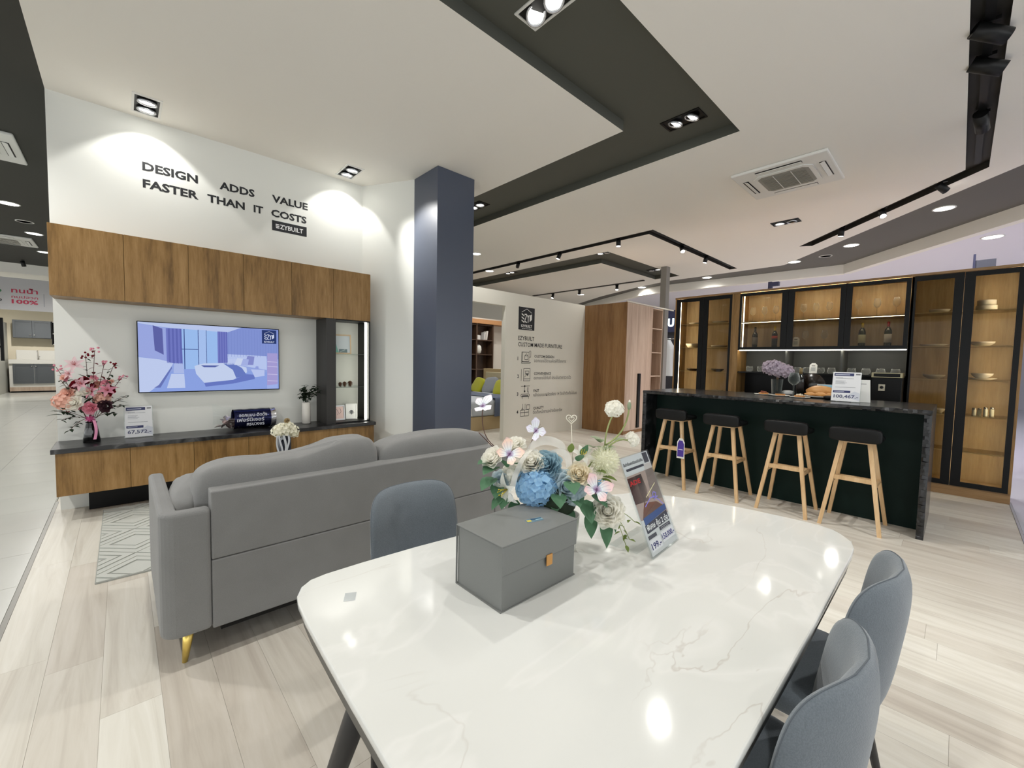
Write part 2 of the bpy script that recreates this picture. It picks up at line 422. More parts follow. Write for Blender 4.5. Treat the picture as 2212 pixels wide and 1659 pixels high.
struct('floor_beyond', G().box(16.001, 30, -.468, 14, -.06, 0).box(-.494, 16, 14.001, 30, -.06, 0), TILE, 'distant pale floor of neighbouring shops')

# walls
wall_tv = struct('wall_tv', G().box(-.44, 2.40, YW, YW + .15, 0, ZC), WHITE, 'white wall behind the television unit')
struct('wall_corner', G().prism([(2.395, YW + .001), (2.78, 4.866), (2.9, 4.93), (2.52, YW + .15)], 0, ZC), WHITE, 'white slanting wall piece between television wall and pillar')
struct('pillar', G().box(2.774, 3.318, 4.32, 4.863, 0, ZC), PILLAR, 'slate blue square pillar beside the white wall', bev=.004)
struct('wall_passage', G().box(-.44, -.30, YW + .15, 9.2, 0, ZC), WHITE, 'white side wall running back from the television wall')

# ceilings
def down_face(polys, z):
    pts = [Vector((p[0], p[1], 0)) for q in polys for p in q]
    tri = tessellate_polygon([[Vector((p[0], p[1], 0)) for p in q] for q in polys])
    g = G(); fs = []
    for a, b, c in tri:
        A, B, C = pts[a], pts[b], pts[c]
        fs.append((a, b, c) if (B - A).cross(C - A).z < 0 else (a, c, b))
    return g.add([(p.x, p.y, z) for p in pts], fs)
def slot(poly, z, d, skip=()):
    n = len(poly); a = sum(poly[i][0] * poly[(i + 1) % n][1] - poly[(i + 1) % n][0] * poly[i][1] for i in range(n))
    if a < 0: poly = poly[::-1]
    g = down_face([poly], z + d)
    for i in range(n):
        p, q = poly[i], poly[(i + 1) % n]
        g.add([(p[0], p[1], z), (q[0], q[1], z), (q[0], q[1], z + d), (p[0], p[1], z + d)], [(0, 3, 2, 1)])
    return g
inner = [(-.2, -7), (7.335, -.365), (10.95, 2.82), (11.0, 5.6), (11.3, 6.65), (12.06, 8.5), (14.5, 13)]
outer = [(1.68, -7), (9.06, -.48), (11.72, 1.87), (11.5, 6.05), (11.65, 6.85), (13.1, 9.86), (15.2, 13)]
rec2 = [(7.33, 5.05), (10.56, 5.05), (10.56, 5.73), (8.08, 5.73), (8.08, 12.5), (7.33, 12.5)]
gr1 = [(6.66, 3.69), (10.62, 3.69), (10.62, 3.86), (6.84, 3.86), (6.84, 12.5), (6.66, 12.5)]
gr2 = [(.4, .075), (.4, -.105), (7.17, -.105), (9.56, 2.02), (9.45, 2.2), (7.09, .075)]
rec1 = [(-.44, 1.585), (4.457, 1.585), (4.457, 13), (3.665, 13), (3.665, 2.388), (-.44, 2.388)]
ceil_ = thing('ceiling', 'white dropped ceiling panels with charcoal recesses and track grooves', None, (0, 0, ZC), kind='structure')
put('panel', down_face([[(-.44, 2.388), (3.665, 2.388), (3.665, 13), (-.44, 13)]], ZC), CEILW, ceil_)
put('panel', down_face([[(-.44, 1.585), (4.457, 1.585), (4.457, 13), (14.5, 13)] + inner[::-1][1:] + [(-.44, -7)], rec2, gr1, gr2], ZC), CEILW, ceil_)
put('recess', slot(rec1, ZC, ZR - ZC), DARKC, ceil_)
put('recess', slot(rec2, ZC, ZR - ZC), DARKC, ceil_)
GROOVE = mat('groove_black_paint', (52, 50, 46), .6)
put('track_groove', slot(gr1, ZC, .06), GROOVE, ceil_)
put('track_groove', slot(gr2, ZC, .08), GROOVE, ceil_)
put('grey_band', down_face([inner + outer[::-1]], ZC + .002), BANDC, ceil_)
g = G()
for i in range(len(outer) - 1):
    p, q = Vector((*outer[i], 0)), Vector((*outer[i + 1], 0)); n = (q - p).normalized().cross(Vector((0, 0, 1))) * .14
    g.add([(*p.xy, 3.54), (*q.xy, 3.54), (*(q + n).xy, 3.54), (*(p + n).xy, 3.54), (*p.xy, ZC + .02), (*q.xy, ZC + .02), (*(q + n).xy, ZC + .02), (*(p + n).xy, ZC + .02)],
          [(0, 1, 5, 4), (1, 2, 6, 5), (2, 3, 7, 6), (3, 0, 4, 7), (3, 2, 1, 0), (4, 5, 6, 7)])
put('bulkhead', g, CEILW, ceil_)
struct('ceiling_neighbour', down_face([outer + [(30, 13), (30, -7)]], ZC + .05), mat('ceiling_with_lavender_light', (240, 237, 246), .8), 'ceiling of the shop beyond the bulkhead with lavender light painted in')  # the shop's lavender light is painted into this ceiling colour
struct('ceiling_walkway', G().box(-14, -.44, -9, 16.9, ZC, ZC + .08), mat('black_green_ceiling', (50, 50, 44), .7), 'dark ceiling over the mall walkway')
struct('ceiling_kitchen_shop', G().box(-14, 2.2, 16.9, 30, ZC - .25, ZC), CEILW, 'white ceiling of the distant kitchen shop')
struct('ceiling_light_block', G().box(-14, 30, -14, 30, 3.93, 4.1), DARKC, 'unseen dark slab added above the dropped ceilings to block light')  # unseen slab added to keep world light out from above
struct('wall_far', G().box(25, 25.2, -14, 30, 0, 4), mat('far_shop_wall', (186, 184, 194), .8), 'distant shop wall far behind the display cabinets')
struct('wall_back', G().box(2.4, 25, 13, 13.2, 0, 4), PARTN, 'pale wall far behind the bedroom display')
struct('wall_bedroom', G().box(6.2, 11.0, 9.62, 9.72, 0, 2.7), mat('bedroom_wall_paint', (214, 208, 198), .8), 'pale back wall of the bedroom display')

# ------------------------------------------------------------------ lamps
LENS = glow('lamp_lens', (255, 252, 244), 16.0)
LENSD = glow('lamp_lens_soft', (255, 252, 244), 5.0)
LENSO = mat('unlit_lens', (90, 90, 92), .15)
RING = mat('satin_reflector', (200, 202, 206), .25, .8)
def aim(o, d):
    o.rotation_euler = Vector(d).to_track_quat('-Z', 'Y').to_euler()
def lamp(parent, loc, d, watt, size, blend, col=(255, 253, 248), rad=.04):
    l = bpy.data.lights.new('bulb', 'SPOT'); l.energy = watt * LAMP; l.spot_size = R(size); l.spot_blend = blend
    l.color = lin(col)[:3]; l.shadow_soft_size = rad
    o = bpy.data.objects.new('bulb', l); COL.objects.link(o); o.parent = parent; o.location = loc; aim(o, d); return o
def double_downlight(x, y, z, label, white=False, watt=120, size=80, blend=.6, d=(0, 0, -1), lit=(1, 1), tilt=(0, 0), col=(255, 253, 248), grp='recessed twin downlights'):
    t = thing('twin_downlight', label, 'ceiling light', (x, y, z), group=grp)
    fm = WHITEP if white else BLACK
    a, b, k = .105, .19, .018
    g = G().box(-a, a, -b, -b + k, -.008, .003).box(-a, a, b - k, b, -.008, .003).box(-a, -a + k, -b + k, b - k, -.008, .003).box(a - k, a, -b + k, b - k, -.008, .003)
    put('frame', g, fm, t, world=False)
    put('housing', G().box(-a + k, a - k, -b + k, b - k, -.0015, .002), BLACK, t, world=False)
    for i, sy in enumerate((-1, 1)):
        q = thing_part(t, 'lamp_head', (0, sy * .082, -.014), (tilt[0], tilt[1], 0))
        put('reflector_ring', G().lathe([(.070, .012), (.072, -.006), (.066, -.010), (.056, -.004), (.054, .006)], 20), RING, q, world=False)
        put('lens', G().lathe([(.0, .004), (.055, .004)], 20), (LENS if lit[i] else LENSO), q, world=False)
    if watt: lamp(t, (0, 0, -.06), d, watt, size, blend, col)
    return t
def thing_part(parent, name, loc, rot):
    # a small solid holder plate carries the ring and lens as sub-parts
    g = G().lathe([(.050, .010), (.050, .016)], 12)
    return put(name, g, BLACK, parent, world=False, loc=loc, rot=rot)
def round_downlight(x, y, z, label, r=.10, watt=60, size=155, lens=None, col=(255, 253, 248), grp='round ceiling downlights'):
    t = thing('round_downlight', label, 'ceiling light', (x, y, z), group=grp)
    put('trim_ring', G().lathe([(r * 1.15, .002), (r * 1.15, -.006), (r, -.010), (r * .96, -.004)], 24), WHITEP, t, world=False)
    put('lens', G().lathe([(0, -.004), (r * .97, -.004)], 24), lens or LENS, t, world=False)
    if watt: lamp(t, (0, 0, -.05), (0, 0, -1), watt, size, .5, col, .06)
    return t
def track_spot(x, y, z, d, label, watt=60, size=60, lit=True, grp='black track spotlights', L=.13, r=.042, col=(255, 250, 243)):
    t = thing('track_spotlight', label, 'spotlight', (x, y, z), group=grp)
    put('track_adapter', G().box(-.02, .02, -.05, .05, -.025, .0), BLACKM, t, world=False)
    dv = Vector(d).normalized(); c = Vector((0, 0, -.085))
    put('stem', G().tube([(0, 0, -.02), (0, 0, -.085)], .009, 8), BLACKM, t, world=False)
    put('lamp_can', G().tube([c - dv * L * .45, c + dv * L * .55], r, 16), BLACKM, t, world=False)
    e = c + dv * (L * .55 + .001)
    q = dv.to_track_quat('Z', 'Y').to_matrix().to_4x4(); q.translation = e
    g = G().join(G().lathe([(r * .86, 0), (0, .0)], 16), q)
    put('lens', g, LENS if lit else LENSO, t, world=False)
    if lit and watt: lamp(t, tuple(e + dv * .02), d, watt, size, .5, col, .03)
    return t

# twin wall washers over the television wall
double_downlight(.22, 5.25, ZC, 'white twin downlight washing the wall left above the word DESIGN', True, 30, 96, .12, (0, .42, -1), tilt=(.12, 0))
double_downlight(2.10, 5.25, ZC, 'white twin downlight at the corner beside the slanting wall', True, 30, 96, .12, (0, .42, -1), tilt=(.12, 0))
# the second heads of both washers throw light back into the room
for o_, d_, w_ in ((bpy.data.objects['twin_downlight'], (.1, -.5, -1), 60), (bpy.data.objects['twin_downlight.001'], (.60, -.72, -1.0), 230)):
    lamp(o_, (0, -.08, -.06), d_, w_, 62 if w_ < 100 else 58, .7)
# recess lamps
double_downlight(2.13, 2.03, ZR, 'white framed twin downlight in the charcoal recess at the top edge', True, 115, 140, .9, tilt=(-.45, .2))
double_downlight(4.06, 1.97, ZR, 'black twin downlight near the outer corner of the charcoal recess', False, 170, 140, .9, tilt=(.3, 0))
double_downlight(4.06, 5.22, ZR, 'black twin downlight in the recess half hidden behind the pillar', False, 150, 140, .9)
double_downlight(7.73, 2.0, ZC, 'black twin downlight in the white ceiling above the bar counter', False, 150, 140, .9, lit=(0, 1))
double_downlight(7.66, 5.38, ZR, 'black twin downlight at the corner of the farther charcoal recess', False, 120, 140, .9, lit=(0, 1))
double_downlight(7.70, 8.4, ZR, 'black twin downlight far along the farther charcoal recess', False, 120, 140, .9)
double_downlight(9.9, 5.39, ZR, 'black twin downlight in the farther recess beside the grey post', False, 100, 140, .9, lit=(1, 0))
for (x, y, z, l) in ((.2, 2.0, ZR, 'unseen twin downlight added in the recess above the sofa end'), (1.4, -1.0, ZC, 'unseen twin downlight added in the white ceiling behind the dining table'),
                     (4.0, -1.6, ZC, 'unseen twin downlight added in the white ceiling over the mall edge'), (-.1, -3.2, ZC, 'unseen twin downlight added in the white ceiling behind the viewer'),
                     (1.2, 3.9, ZC, 'twin downlight in the white ceiling above the rug')):
    if l.endswith('rug'): continue
    double_downlight(x, y, z, l, False, (120 if x > 1 and x < 2 else 260) if y < 0 else 150, 140, .9)  # out of frame fixtures added for general room light
# tracks and spots
put('track_rail', G().box(6.72, 6.78, 3.76, 12.4, ZC + .03, ZC + .06), BLACKM, ceil_)
put('track_rail', G().box(6.78, 10.6, 3.75, 3.80, ZC + .03, ZC + .06), BLACKM, ceil_)
put('track_rail', G().box(.5, 7.1, -.04, .01, ZC + .04, ZC + .08), BLACKM, ceil_)
put('track_rail', G().box(10.42, 10.5, 6.0, 10.2, ZC - .02, ZC), GROOVE, ceil_)
for (x, y, d, l) in ((6.75, 5.85, (-.25, .3, -1), 'black track spotlight third from the groove corner, left run'), (6.75, 4.42, (-.05, -.05, -1), 'black track spotlight nearest the groove corner on the left run'),
                     (6.75, 7.1, (.55, .8, -.6), 'black track spotlight turned away near the left end'), (7.95, 3.775, (-.45, -.5, -1), 'bright track spotlight on the right run of the groove'),
                     (9.05, 3.775, (-.1, .2, -1), 'small black track spotlight at the right end of the groove')):
    track_spot(x, y, ZC + .03, d, l, 90 if 'bright' in l else 60, 70)
for (x, y, d, l) in ((10.46, 6.85, (-.3, -.2, -1), 'black track spotlight nearest the grey post on the far rail'), (10.46, 8.2, (0, .1, -1), 'middle black track spotlight on the far rail'),
                     (10.46, 9.3, (-.3, 0, -1), 'left black track spotlight on the far rail over the partition')):
    track_spot(x, y, ZC - .02, d, l, 40, 80)
for (x, y, d, l) in ((8.72, 1.45, (.1, .1, -1), 'black track spotlight near the tip of the slanting groove'), (8.05, .88, (-.55, -.25, -.9), 'dazzling track spotlight in the middle of the slanting groove'),
                     (7.42, .27, (.6, -.6, -.6), 'track spotlight near the bend of the right groove')):
    track_spot(x, y, ZC + .04, d, l, 70, 75)
for (x, d, l) in ((4.3, (.5, -.9, -.45), 'unlit black spotlight at the top right, foremost in the right groove'), (4.75, (.2, -.9, -.5), 'unlit black spotlight second in the right groove'),
                  (5.75, (.9, -.1, -.4), 'dark spotlight with a small glint in the right groove')):
    track_spot(x, -.015, ZC + .06, d, l, 0, 60, lit=False, L=.2, r=.05)
# round downlights
for (x, y, l, w) in ((8.56, .27, 'largest round downlight in the grey ceiling band', 90), (9.98, 1.5, 'middle round downlight in the grey ceiling band', 80), (10.75, 2.58, 'round downlight at the bend of the grey band', 80),
                     (11.2, 4.62, 'round downlight in the narrow grey band left of the bend', 60), (11.4, 6.6, 'small round downlight far left in the grey band', 50), (11.3, 8.8, 'farthest round downlight over the partition', 40)):
    round_downlight(x, y, ZC, l, .11, w)
round_downlight(10.6, 2.0, ZC, 'unlit white speaker disc in the grey ceiling band', .10, 0, lens=WHITEP, grp='ceiling speakers')
round_downlight(11.15, -.27, ZC + .05, 'round downlight in the lavender ceiling at the right edge', .13, 420, col=(255, 232, 255))
round_downlight(16.0, 1.9, ZC + .05, 'small round light just above the display cabinet top', .13, 400)
round_downlight(14.5, 4.0, ZC + .05, 'round light in the lavender ceiling above the cabinets', .13, 420, col=(238, 240, 255))
for (x, y, l) in ((-1.23, 10.2, 'nearest round downlight in the dark walkway ceiling'), (-1.19, 12.4, 'second round downlight in the dark walkway ceiling'), (-1.24, 14.5, 'third round downlight in the dark walkway ceiling'),
                  (-1.6, 4.5, 'round downlight in the dark ceiling left of the rug'), (-1.6, 1.0, 'round downlight in the dark ceiling beside the viewer'), (-2.6, 6.2, 'round downlight in the dark ceiling left of the wall')):
    round_downlight(x, y, ZC, l, .11, 210)
round_downlight(-1.2, 11.4, ZC, 'unlit white speaker disc in the dark walkway ceiling', .10, 0, lens=WHITEP, grp='ceiling speakers')
for (x, y, w) in ((-2.3, 20.6, 420), (-4.5, 19.5, 300)):
    round_downlight(x, y, ZC - .25, ('nearer' if x > -3 else 'farther') + ' round downlight in the ceiling of the distant kitchen shop', .12, w, grp='kitchen shop downlights')
for (x, y, w) in ((5.6, 7.2, 60), (6.9, 8.3, 60)):
    round_downlight(x, y, ZC, ('first' if x < 6 else 'second') + ' round downlight over the bedroom display behind the partition', .10, w, grp='bedroom downlights')

# ceiling cassette air conditioners
GRILL = mat('grey_air_grille', (150, 148, 140), .6); SLOTM = mat('dark_air_slot', (30, 24, 22), .6)
def cassette(x, y, z, label, rz=0):
    t = thing('air_conditioner', label, 'air conditioner', (x, y, z), rz, 'ceiling cassette air conditioners')
    put('panel', G().box(-.475, .475, -.475, .475, -.035, -.001), WHITEP, t, world=False, bev=.012)
    c = .07; a = .30
    oc = [(-a + c, -a), (a - c, -a), (a, -a + c), (a, a - c), (a - c, a), (-a + c, a), (-a, a - c), (-a, -a + c)]
    put('grille_frame', G().prism(oc, -.047, -.036), WHITEP, t, world=False)
    a2, c2 = .255, .05
    oc2 = [(-a2 + c2, -a2), (a2 - c2, -a2), (a2, -a2 + c2), (a2, a2 - c2), (a2 - c2, a2), (-a2 + c2, a2), (-a2, a2 - c2), (-a2, -a2 + c2)]
    gp = put('intake_grille', G().prism(oc2, -.050, -.048), GRILL, t, world=False)
    sl = mk('grille_slat', G().box(-.004, .004, -.22, .22, -.056, -.051), GRILL)
    for i in range(11): put('grille_slat', sl, None, gp, loc=(-.2 + i * .04, 0, 0))
    for i in range(2): put('grille_bar', G().box(-.235, .235, -.09 + i * .18 - .003, -.09 + i * .18 + .003, -.058, -.052), WHITEP, gp, world=False)
    for k in range(4):
        m = Matrix.Rotation(k * pi / 2, 4, 'Z')
        put('air_slot', G().join(G().box(-.23, .23, .355, .415, -.0375, -.0355), m), SLOTM, t, world=False)
        q = Matrix.Rotation(k * pi / 2, 4, 'Z') @ Matrix.Translation((0, .385, -.04)) @ Matrix.Rotation(R(-12 if k % 2 else 20), 4, 'X')
        put('louvre', G().join(G().box(-.225, .225, -.024, .02, -.004, .001), q), WHITEP, t, world=False)
    return t
cassette(5.88, 1.53, ZC, 'white cassette air conditioner in the ceiling above the bar counter')
cassette(-1.26, 7.4, ZC, 'white cassette air conditioner cut by the left picture edge')
cassette(-1.75, 13.4, ZC, 'white cassette air conditioner lower down in the dark walkway ceiling')

# ------------------------------------------------------------------ flower kit
def petal(g, M, L, W, cup=.3, curl=.6, nu=5, nv=3, mi=0, point=.0, base=.15):
    def f(u, v):
        b = (v - .5) * 2; w = W * (base + (1 - base) * math.sin(pi * min(1, .08 + .80 * u ** .8))) * (1 - point * u ** 3)
        if u > .999: w *= .45 if point < .5 else .05
        n = 8; y = z = 0.0
        for i in range(n):
            a = curl * (u * (i + .5) / n); y += cos(a) * L * u / n; z += sin(a) * L * u / n
        return M @ Vector((b * w, y, z + cup * b * b * w))
    return g.grid(f, nu, nv, mi)
def rotm(az, tilt, off=(0, 0, 0)):
    # petal grows along +Y; tilt 0 = lying flat outward, 90deg = standing up
    return Matrix.Translation(off) @ Matrix.Rotation(az, 4, 'Z') @ Matrix.Rotation(tilt, 4, 'X')
def rose(r, seed=0, layers=5, open_=1.0):
    rn = random.Random(seed); g = G()
    g.ball((0, 0, r * .45), (r * .28, r * .28, r * .5), 10, 7)
    for l in range(layers):
        t = l / (layers - 1); k = 3 + l
        for i in range(k):
            az = 2 * pi * (i + .5 * (l % 2)) / k + rn.uniform(-.15, .15)
            tl = R(86 - 52 * t * open_) + rn.uniform(-.06, .06)
            rad = r * (.10 + .30 * t)
            off = (-sin(az) * rad, cos(az) * rad, r * (.05 - .05 * t))
            petal(g, rotm(az, tl, off), r * (1.0 - .05 * t), r * (.36 + .30 * t), cup=.55, curl=-.5 * (t - .3) - .1, nu=5, nv=5)
    return g
def lily(L, seed=0):
    rn = random.Random(seed); g = G()
    for i in range(6):
        az = 2 * pi * i / 6 + rn.uniform(-.1, .1)
        petal(g, rotm(az, R(52 if i % 2 else 44), (0, 0, 0)), L, L * .22, cup=.35, curl=-1.15, nu=7, nv=5, point=.75, base=.2)
    return g
def lily_heart(L):
    g = G()
    for i in range(6):
        a = 2 * pi * i / 6; d = Vector((cos(a) * .3, sin(a) * .3, 1)).normalized()
        g.tube([(0, 0, 0), d * L * .55], L * .012, 5); g.ball(tuple(d * L * .56), (L * .035, L * .035, L * .05), 6, 5)
    return g
def fib(n):
    for i in range(n):
        z = 1 - 2 * (i + .5) / n; a = i * 2.399963; r = math.sqrt(max(0, 1 - z * z)); yield Vector((r * cos(a), r * sin(a), z))
def hydrangea(r, n=70, seed=0, zmin=-.35, fs=.42, flat=.85):
    rn = random.Random(seed); g = G(); s = r * fs
    for p in fib(n):
        if p.z < zmin: continue
        q = p.to_track_quat('Z', 'Y').to_matrix().to_4x4(); c = Vector((p.x, p.y, p.z * flat)) * r * rn.uniform(.9, 1.06)
        q.translation = c; q = q @ Matrix.Rotation(rn.random() * 3, 4, 'Z') @ Matrix.Rotation(rn.uniform(-.3, .3), 4, 'X')
        for k in range(4): petal(g, q @ rotm(k * pi / 2, R(rn.uniform(5, 30))), s * .62, s * .40, cup=.25, curl=.1, nu=3, nv=3, base=.25)
    g.ball((0, 0, 0), (r * .86, r * .86, r * .8 * flat), 12, 8)
    return g
def pompon(r, n=150, seed=0):
    rn = random.Random(seed); g = G()
    for p in fib(n):
        q = p.to_track_quat('Z', 'Y').to_matrix().to_4x4(); q.translation = p * r * .72
        q = q @ Matrix.Rotation(rn.random() * 6, 4, 'Z')
        petal(g, q @ rotm(0, R(62)), r * .34, r * .085, cup=.4, curl=.5, nu=3, nv=3, base=.5)
    g.ball((0, 0, 0), r * .78, 12, 8); return g
def leafg(L, W, fold=.25, droop=-.6):
    return petal(G(), Matrix.Identity(4), L, W, cup=fold, curl=droop, nu=7, nv=5, point=.8, base=.1)
def orient(az, el, loc, s=1.0, roll=0.0):
    """matrix that turns +Z toward azimuth/elevation"""
    d = Vector((cos(az) * cos(el), sin(az) * cos(el), sin(el)))
    q = d.to_track_quat('Z', 'Y').to_matrix().to_4x4() @ Matrix.Rotation(roll, 4, 'Z') @ Matrix.Scale(s, 4)
    q.translation = loc; return q
def curve_pts(a, b, sag=(0, 0, 0), n=6):
    a, b, sag = Vector(a), Vector(b), Vector(sag)
    return [a.lerp(b, i / n) + sag * (4 * (i / n) * (1 - i / n)) for i in range(n + 1)]
def pmat(name, c, rough=.6, var=None, k=.45):
    """thin petal or leaf: surface plus light shining through"""
    m = mat(name, c, rough, spec=.2, var=var); t = m.node_tree; p = t.nodes['Principled BSDF']
    tl_ = N(t, 'ShaderNodeBsdfTranslucent'); tl_.inputs[0].default_value = lin(c); mx = N(t, 'ShaderNodeMixShader'); mx.inputs[0].default_value = k
    t.links.new(p.outputs[0], mx.inputs[1]); t.links.new(tl_.outputs[0], mx.inputs[2]); t.links.new(mx.outputs[0], t.nodes['Material Output'].inputs[0]); return m
PETW = pmat('cream_white_petal', (255, 253, 246), .6, var=(30, (250, 249, 240)))
PETB = pmat('sky_blue_petal', (190, 224, 247), .6, var=(40, (160, 208, 242)))
PETT = pmat('dusty_teal_petal', (172, 200, 212), .6, var=(30, (146, 182, 198)))
PETI = pmat('ice_blue_petal', (214, 228, 234), .6)
PETP = pmat('pink_petal', (238, 160, 182), .6, var=(30, (248, 200, 210)))
PETR = pmat('deep_red_petal', (134, 24, 40), .6)
PETO = pmat('peach_petal', (246, 206, 190), .6)
PETM = pmat('mauve_petal', (218, 208, 218), .6, var=(35, (200, 186, 202)))
LEAF = pmat('dark_green_leaf', (78, 118, 86), .5, var=(20, (108, 148, 118)), k=.25)
LEAFD = pmat('deep_green_leaf', (44, 58, 46), .55, var=(20, (70, 86, 66)))
LEAFY = pmat('light_green_leaf', (128, 146, 82), .5)
LEAFG = pmat('silver_green_leaf', (176, 188, 160), .6)
TWIG = mat('brown_twig', (88, 58, 48), .7)

# ------------------------------------------------------------------ television wall
art = Art((0, YW, 0), (1, 0, 0), (0, 0, 1), .002)
K = (28, 30, 34)
for w, x0, x1, b in (('DESIGN', .188, .625, 3.25), ('ADDS', .813, 1.142, 3.25), ('VALUE', 1.318, 1.708, 3.25),
                     ('FASTER', .188, .627, 3.085), ('THAN', .704, 1.045, 3.085), ('IT', 1.131, 1.226, 3.085), ('COSTS', 1.308, 1.693, 3.085)):
    art.text(w, x0, b, .077, K, x1 - x0, .034)
art.build('lettering', wall_tv, INK)
art = Art((0, YW, 0), (1, 0, 0), (0, 0, 1), .002)
art.rect(1.316, 2.925, 1.694, 3.04, (22, 24, 30)).up()
for i in range(3): art.poly([(1.353 + .006 * (i == 0), 2.956 + i * .0185), (1.392, 2.956 + i * .0185), (1.392, 2.967 + i * .0185), (1.353, 2.967 + i * .0185)], (240, 240, 240))
art.text('ZYBUILT', 1.398, 2.956, .05, (240, 240, 240), .254, .02)
art.build('name_plate', wall_tv, INK)

def ezy(a, x, y, w, col, bg, word=True):
    """cube emblem in a plate w wide, with its word below; x,y lower left"""
    h = w * 1.0
    cx, cy, r = x + w * .5, y + w * .60, w * .36
    P = lambda u, v: (cx + u * r, cy + v * r)
    a.path([P(-.95, .42), P(0, .9), P(.95, .42)], w * .022, col)
    for k in range(3): a.poly([P(-.95, .30 - .42 * k), P(-.45, .05 - .42 * k), P(-.45, -.12 - .42 * k), P(-.95, .13 - .42 * k)], col)
    a.path([P(-.42, .18), P(.0, .2), P(-.38, -.75), P(.06, -.85)], w * .045, col)
    a.path([P(.08, .1), P(.26, -.2), P(.44, .14)], w * .05, col); a.path([P(.26, -.2), P(.26, -.85)], w * .05, col)
    a.poly([P(.55, .1), P(.95, .3), P(.95, -.45), P(.55, -.75)], col)
    if word: a.text('EZYBUILT', x + w * .14, y + w * .06, w * .12, col, w * .72, .02)

def two_door(x0, name, label, grp, y0, y1, z0, z1, wdt=.463):
    t = thing(name, label, 'cabinet', (x0 + wdt, y1, z0), group=grp)
    put('carcass', G().box(x0 + .001, x0 + 2 * wdt - .001, y0 + .02, y1, z0 + .001, z1 - .001), OAK, t)
    for k in range(2): put('door', G().box(x0 + k * wdt + .0015, x0 + (k + 1) * wdt - .0015, y0, y0 + .0185, z0, z1), OAK, t, bev=.0012, seg=1)
    return t
for k, l in enumerate(('left pair of oak doors in the upper cabinet row under the word DESIGN', 'middle pair of oak doors in the upper cabinet row above the television', 'right pair of oak doors in the upper cabinet row beside the slanting wall')):
    two_door(-.43 + k * .9262, 'wall_cabinet', l, 'oak upper cabinets above the television', 5.2, YW - .004, 1.925, 2.52, .4631)
for k, l in enumerate(('left pair of oak doors in the floating low cabinet under the pink flowers', 'middle pair of oak doors in the floating low cabinet behind the sofa', 'right pair of oak doors in the floating low cabinet under the lit niche')):
    two_door(-.427 + k * .9302, 'low_cabinet', l, 'oak floating low cabinets', 5.12, YW - .004, .23, .598, .4651)
STONE = marble('black_veined_stone', (38, 38, 40), (92, 92, 92), 3.0, .05, .28, (120, 120, 124))
tag(put('counter_top', G().box(-.45, 2.375, 5.085, YW - .002, .599, .640), STONE, bev=.004), 'long black stone counter top on the floating oak cabinets', 'counter top')
tag(put('cabinet_plinth', G().box(-.25, 2.2, 5.43, YW - .004, 0, .228), BLACK), 'black recessed plinth carrying the deep shade under the floating cabinets', 'plinth')  # plinth kept black so it also stands for the shade here

# lit niche with glass shelves
NB = mat('niche_back_paint', (206, 206, 198), .7)
LEDM = glow('led_strip', (255, 253, 240), 9.0)
t = thing('display_niche', 'black framed display niche with glowing light strip and glass shelves', 'shelf unit', (2.07, YW, .641))
put('side_panel', G().box(1.80, 1.912, 5.2, YW - .003, .641, 1.924), mat('dark_brown_black_panel', (44, 42, 40), .5), t)
put('side_panel', G().box(2.331, 2.346, 5.2, YW - .003, .641, 1.924), BLACK, t)
put('bottom_panel', G().box(1.912, 2.331, 5.2, YW - .003, .641, .655), BLACK, t)
put('top_panel', G().box(1.912, 2.331, 5.2, YW - .003, 1.912, 1.924), BLACK, t)
put('back_panel', G().box(1.912, 2.331, YW - .012, YW - .004, .655, 1.912), NB, t)
put('light_strip', G().box(2.314, 2.330, 5.265, 5.30, .66, 1.908), LEDM, t)
sm = mk('glass_shelf', G().box(1.914, 2.312, 5.21, YW - .015, -.004, .004), GLASSP)
for z in (1.497, 1.085): put('glass_shelf', G().box(1.914, 2.312, 5.21, YW - .015, z - .004, z + .004), GLASSP, t, bev=.001, seg=1)
for z in (1.487, 1.075):
    for x in (1.918, 2.308): put('shelf_pin', G().tube([(x, 5.26, z), (x, 5.26, z + .004)], .006, 8), CHROME, t)

def picture(x, y, z, w, h, rz, lean, name, label, frame_m, paint, fr=.014):
    t = thing(name, label, 'picture frame', (x, y, z), rot=(-lean, 0, rz))
    put('frame', G().box(-w / 2, -w / 2 + fr, -.008, .008, 0, h).box(w / 2 - fr, w / 2, -.008, .008, 0, h).box(-w / 2 + fr, w / 2 - fr, -.008, .008, 0, fr).box(-w / 2 + fr, w / 2 - fr, -.008, .008, h - fr, h), frame_m, t, world=False)
    put('backing', G().box(-w / 2 + fr, w / 2 - fr, -.002, .006, fr, h - fr), WHITEP, t, world=False)
    a = Art((0, -.002, 0), (1, 0, 0), (0, 0, 1), .0006); paint(a, w, h); a.build('print', None, INKG).parent = t
    return t
def p1(a, w, h):
    a.rect(-w * .44, h * .07, w * .44, h * .93, (226, 236, 238)).up()
    a.poly([(-w * .44, h * .07), (-w * .1, h * .07), (-w * .18, h * .3), (-w * .26, h * .6), (-w * .44, h * .7)], (150, 212, 196))
    a.rect(-w * .1, h * .07, w * .3, h * .25, (128, 150, 152)); a.up().line((-w * .05, h * .1), (w * .2, h * .22), .01, (186, 200, 198))
def p2(a, w, h):
    a.rect(-w * .38, h * .09, w * .38, h * .9, (238, 206, 196)).up()
    a.path([(-w * .2, h * .75), (-w * .05, h * .5), (-w * .15, h * .35)], .004, (90, 70, 66)); a.path([(w * .1, h * .8), (w * .18, h * .55), (0, h * .4)], .004, (90, 70, 66))
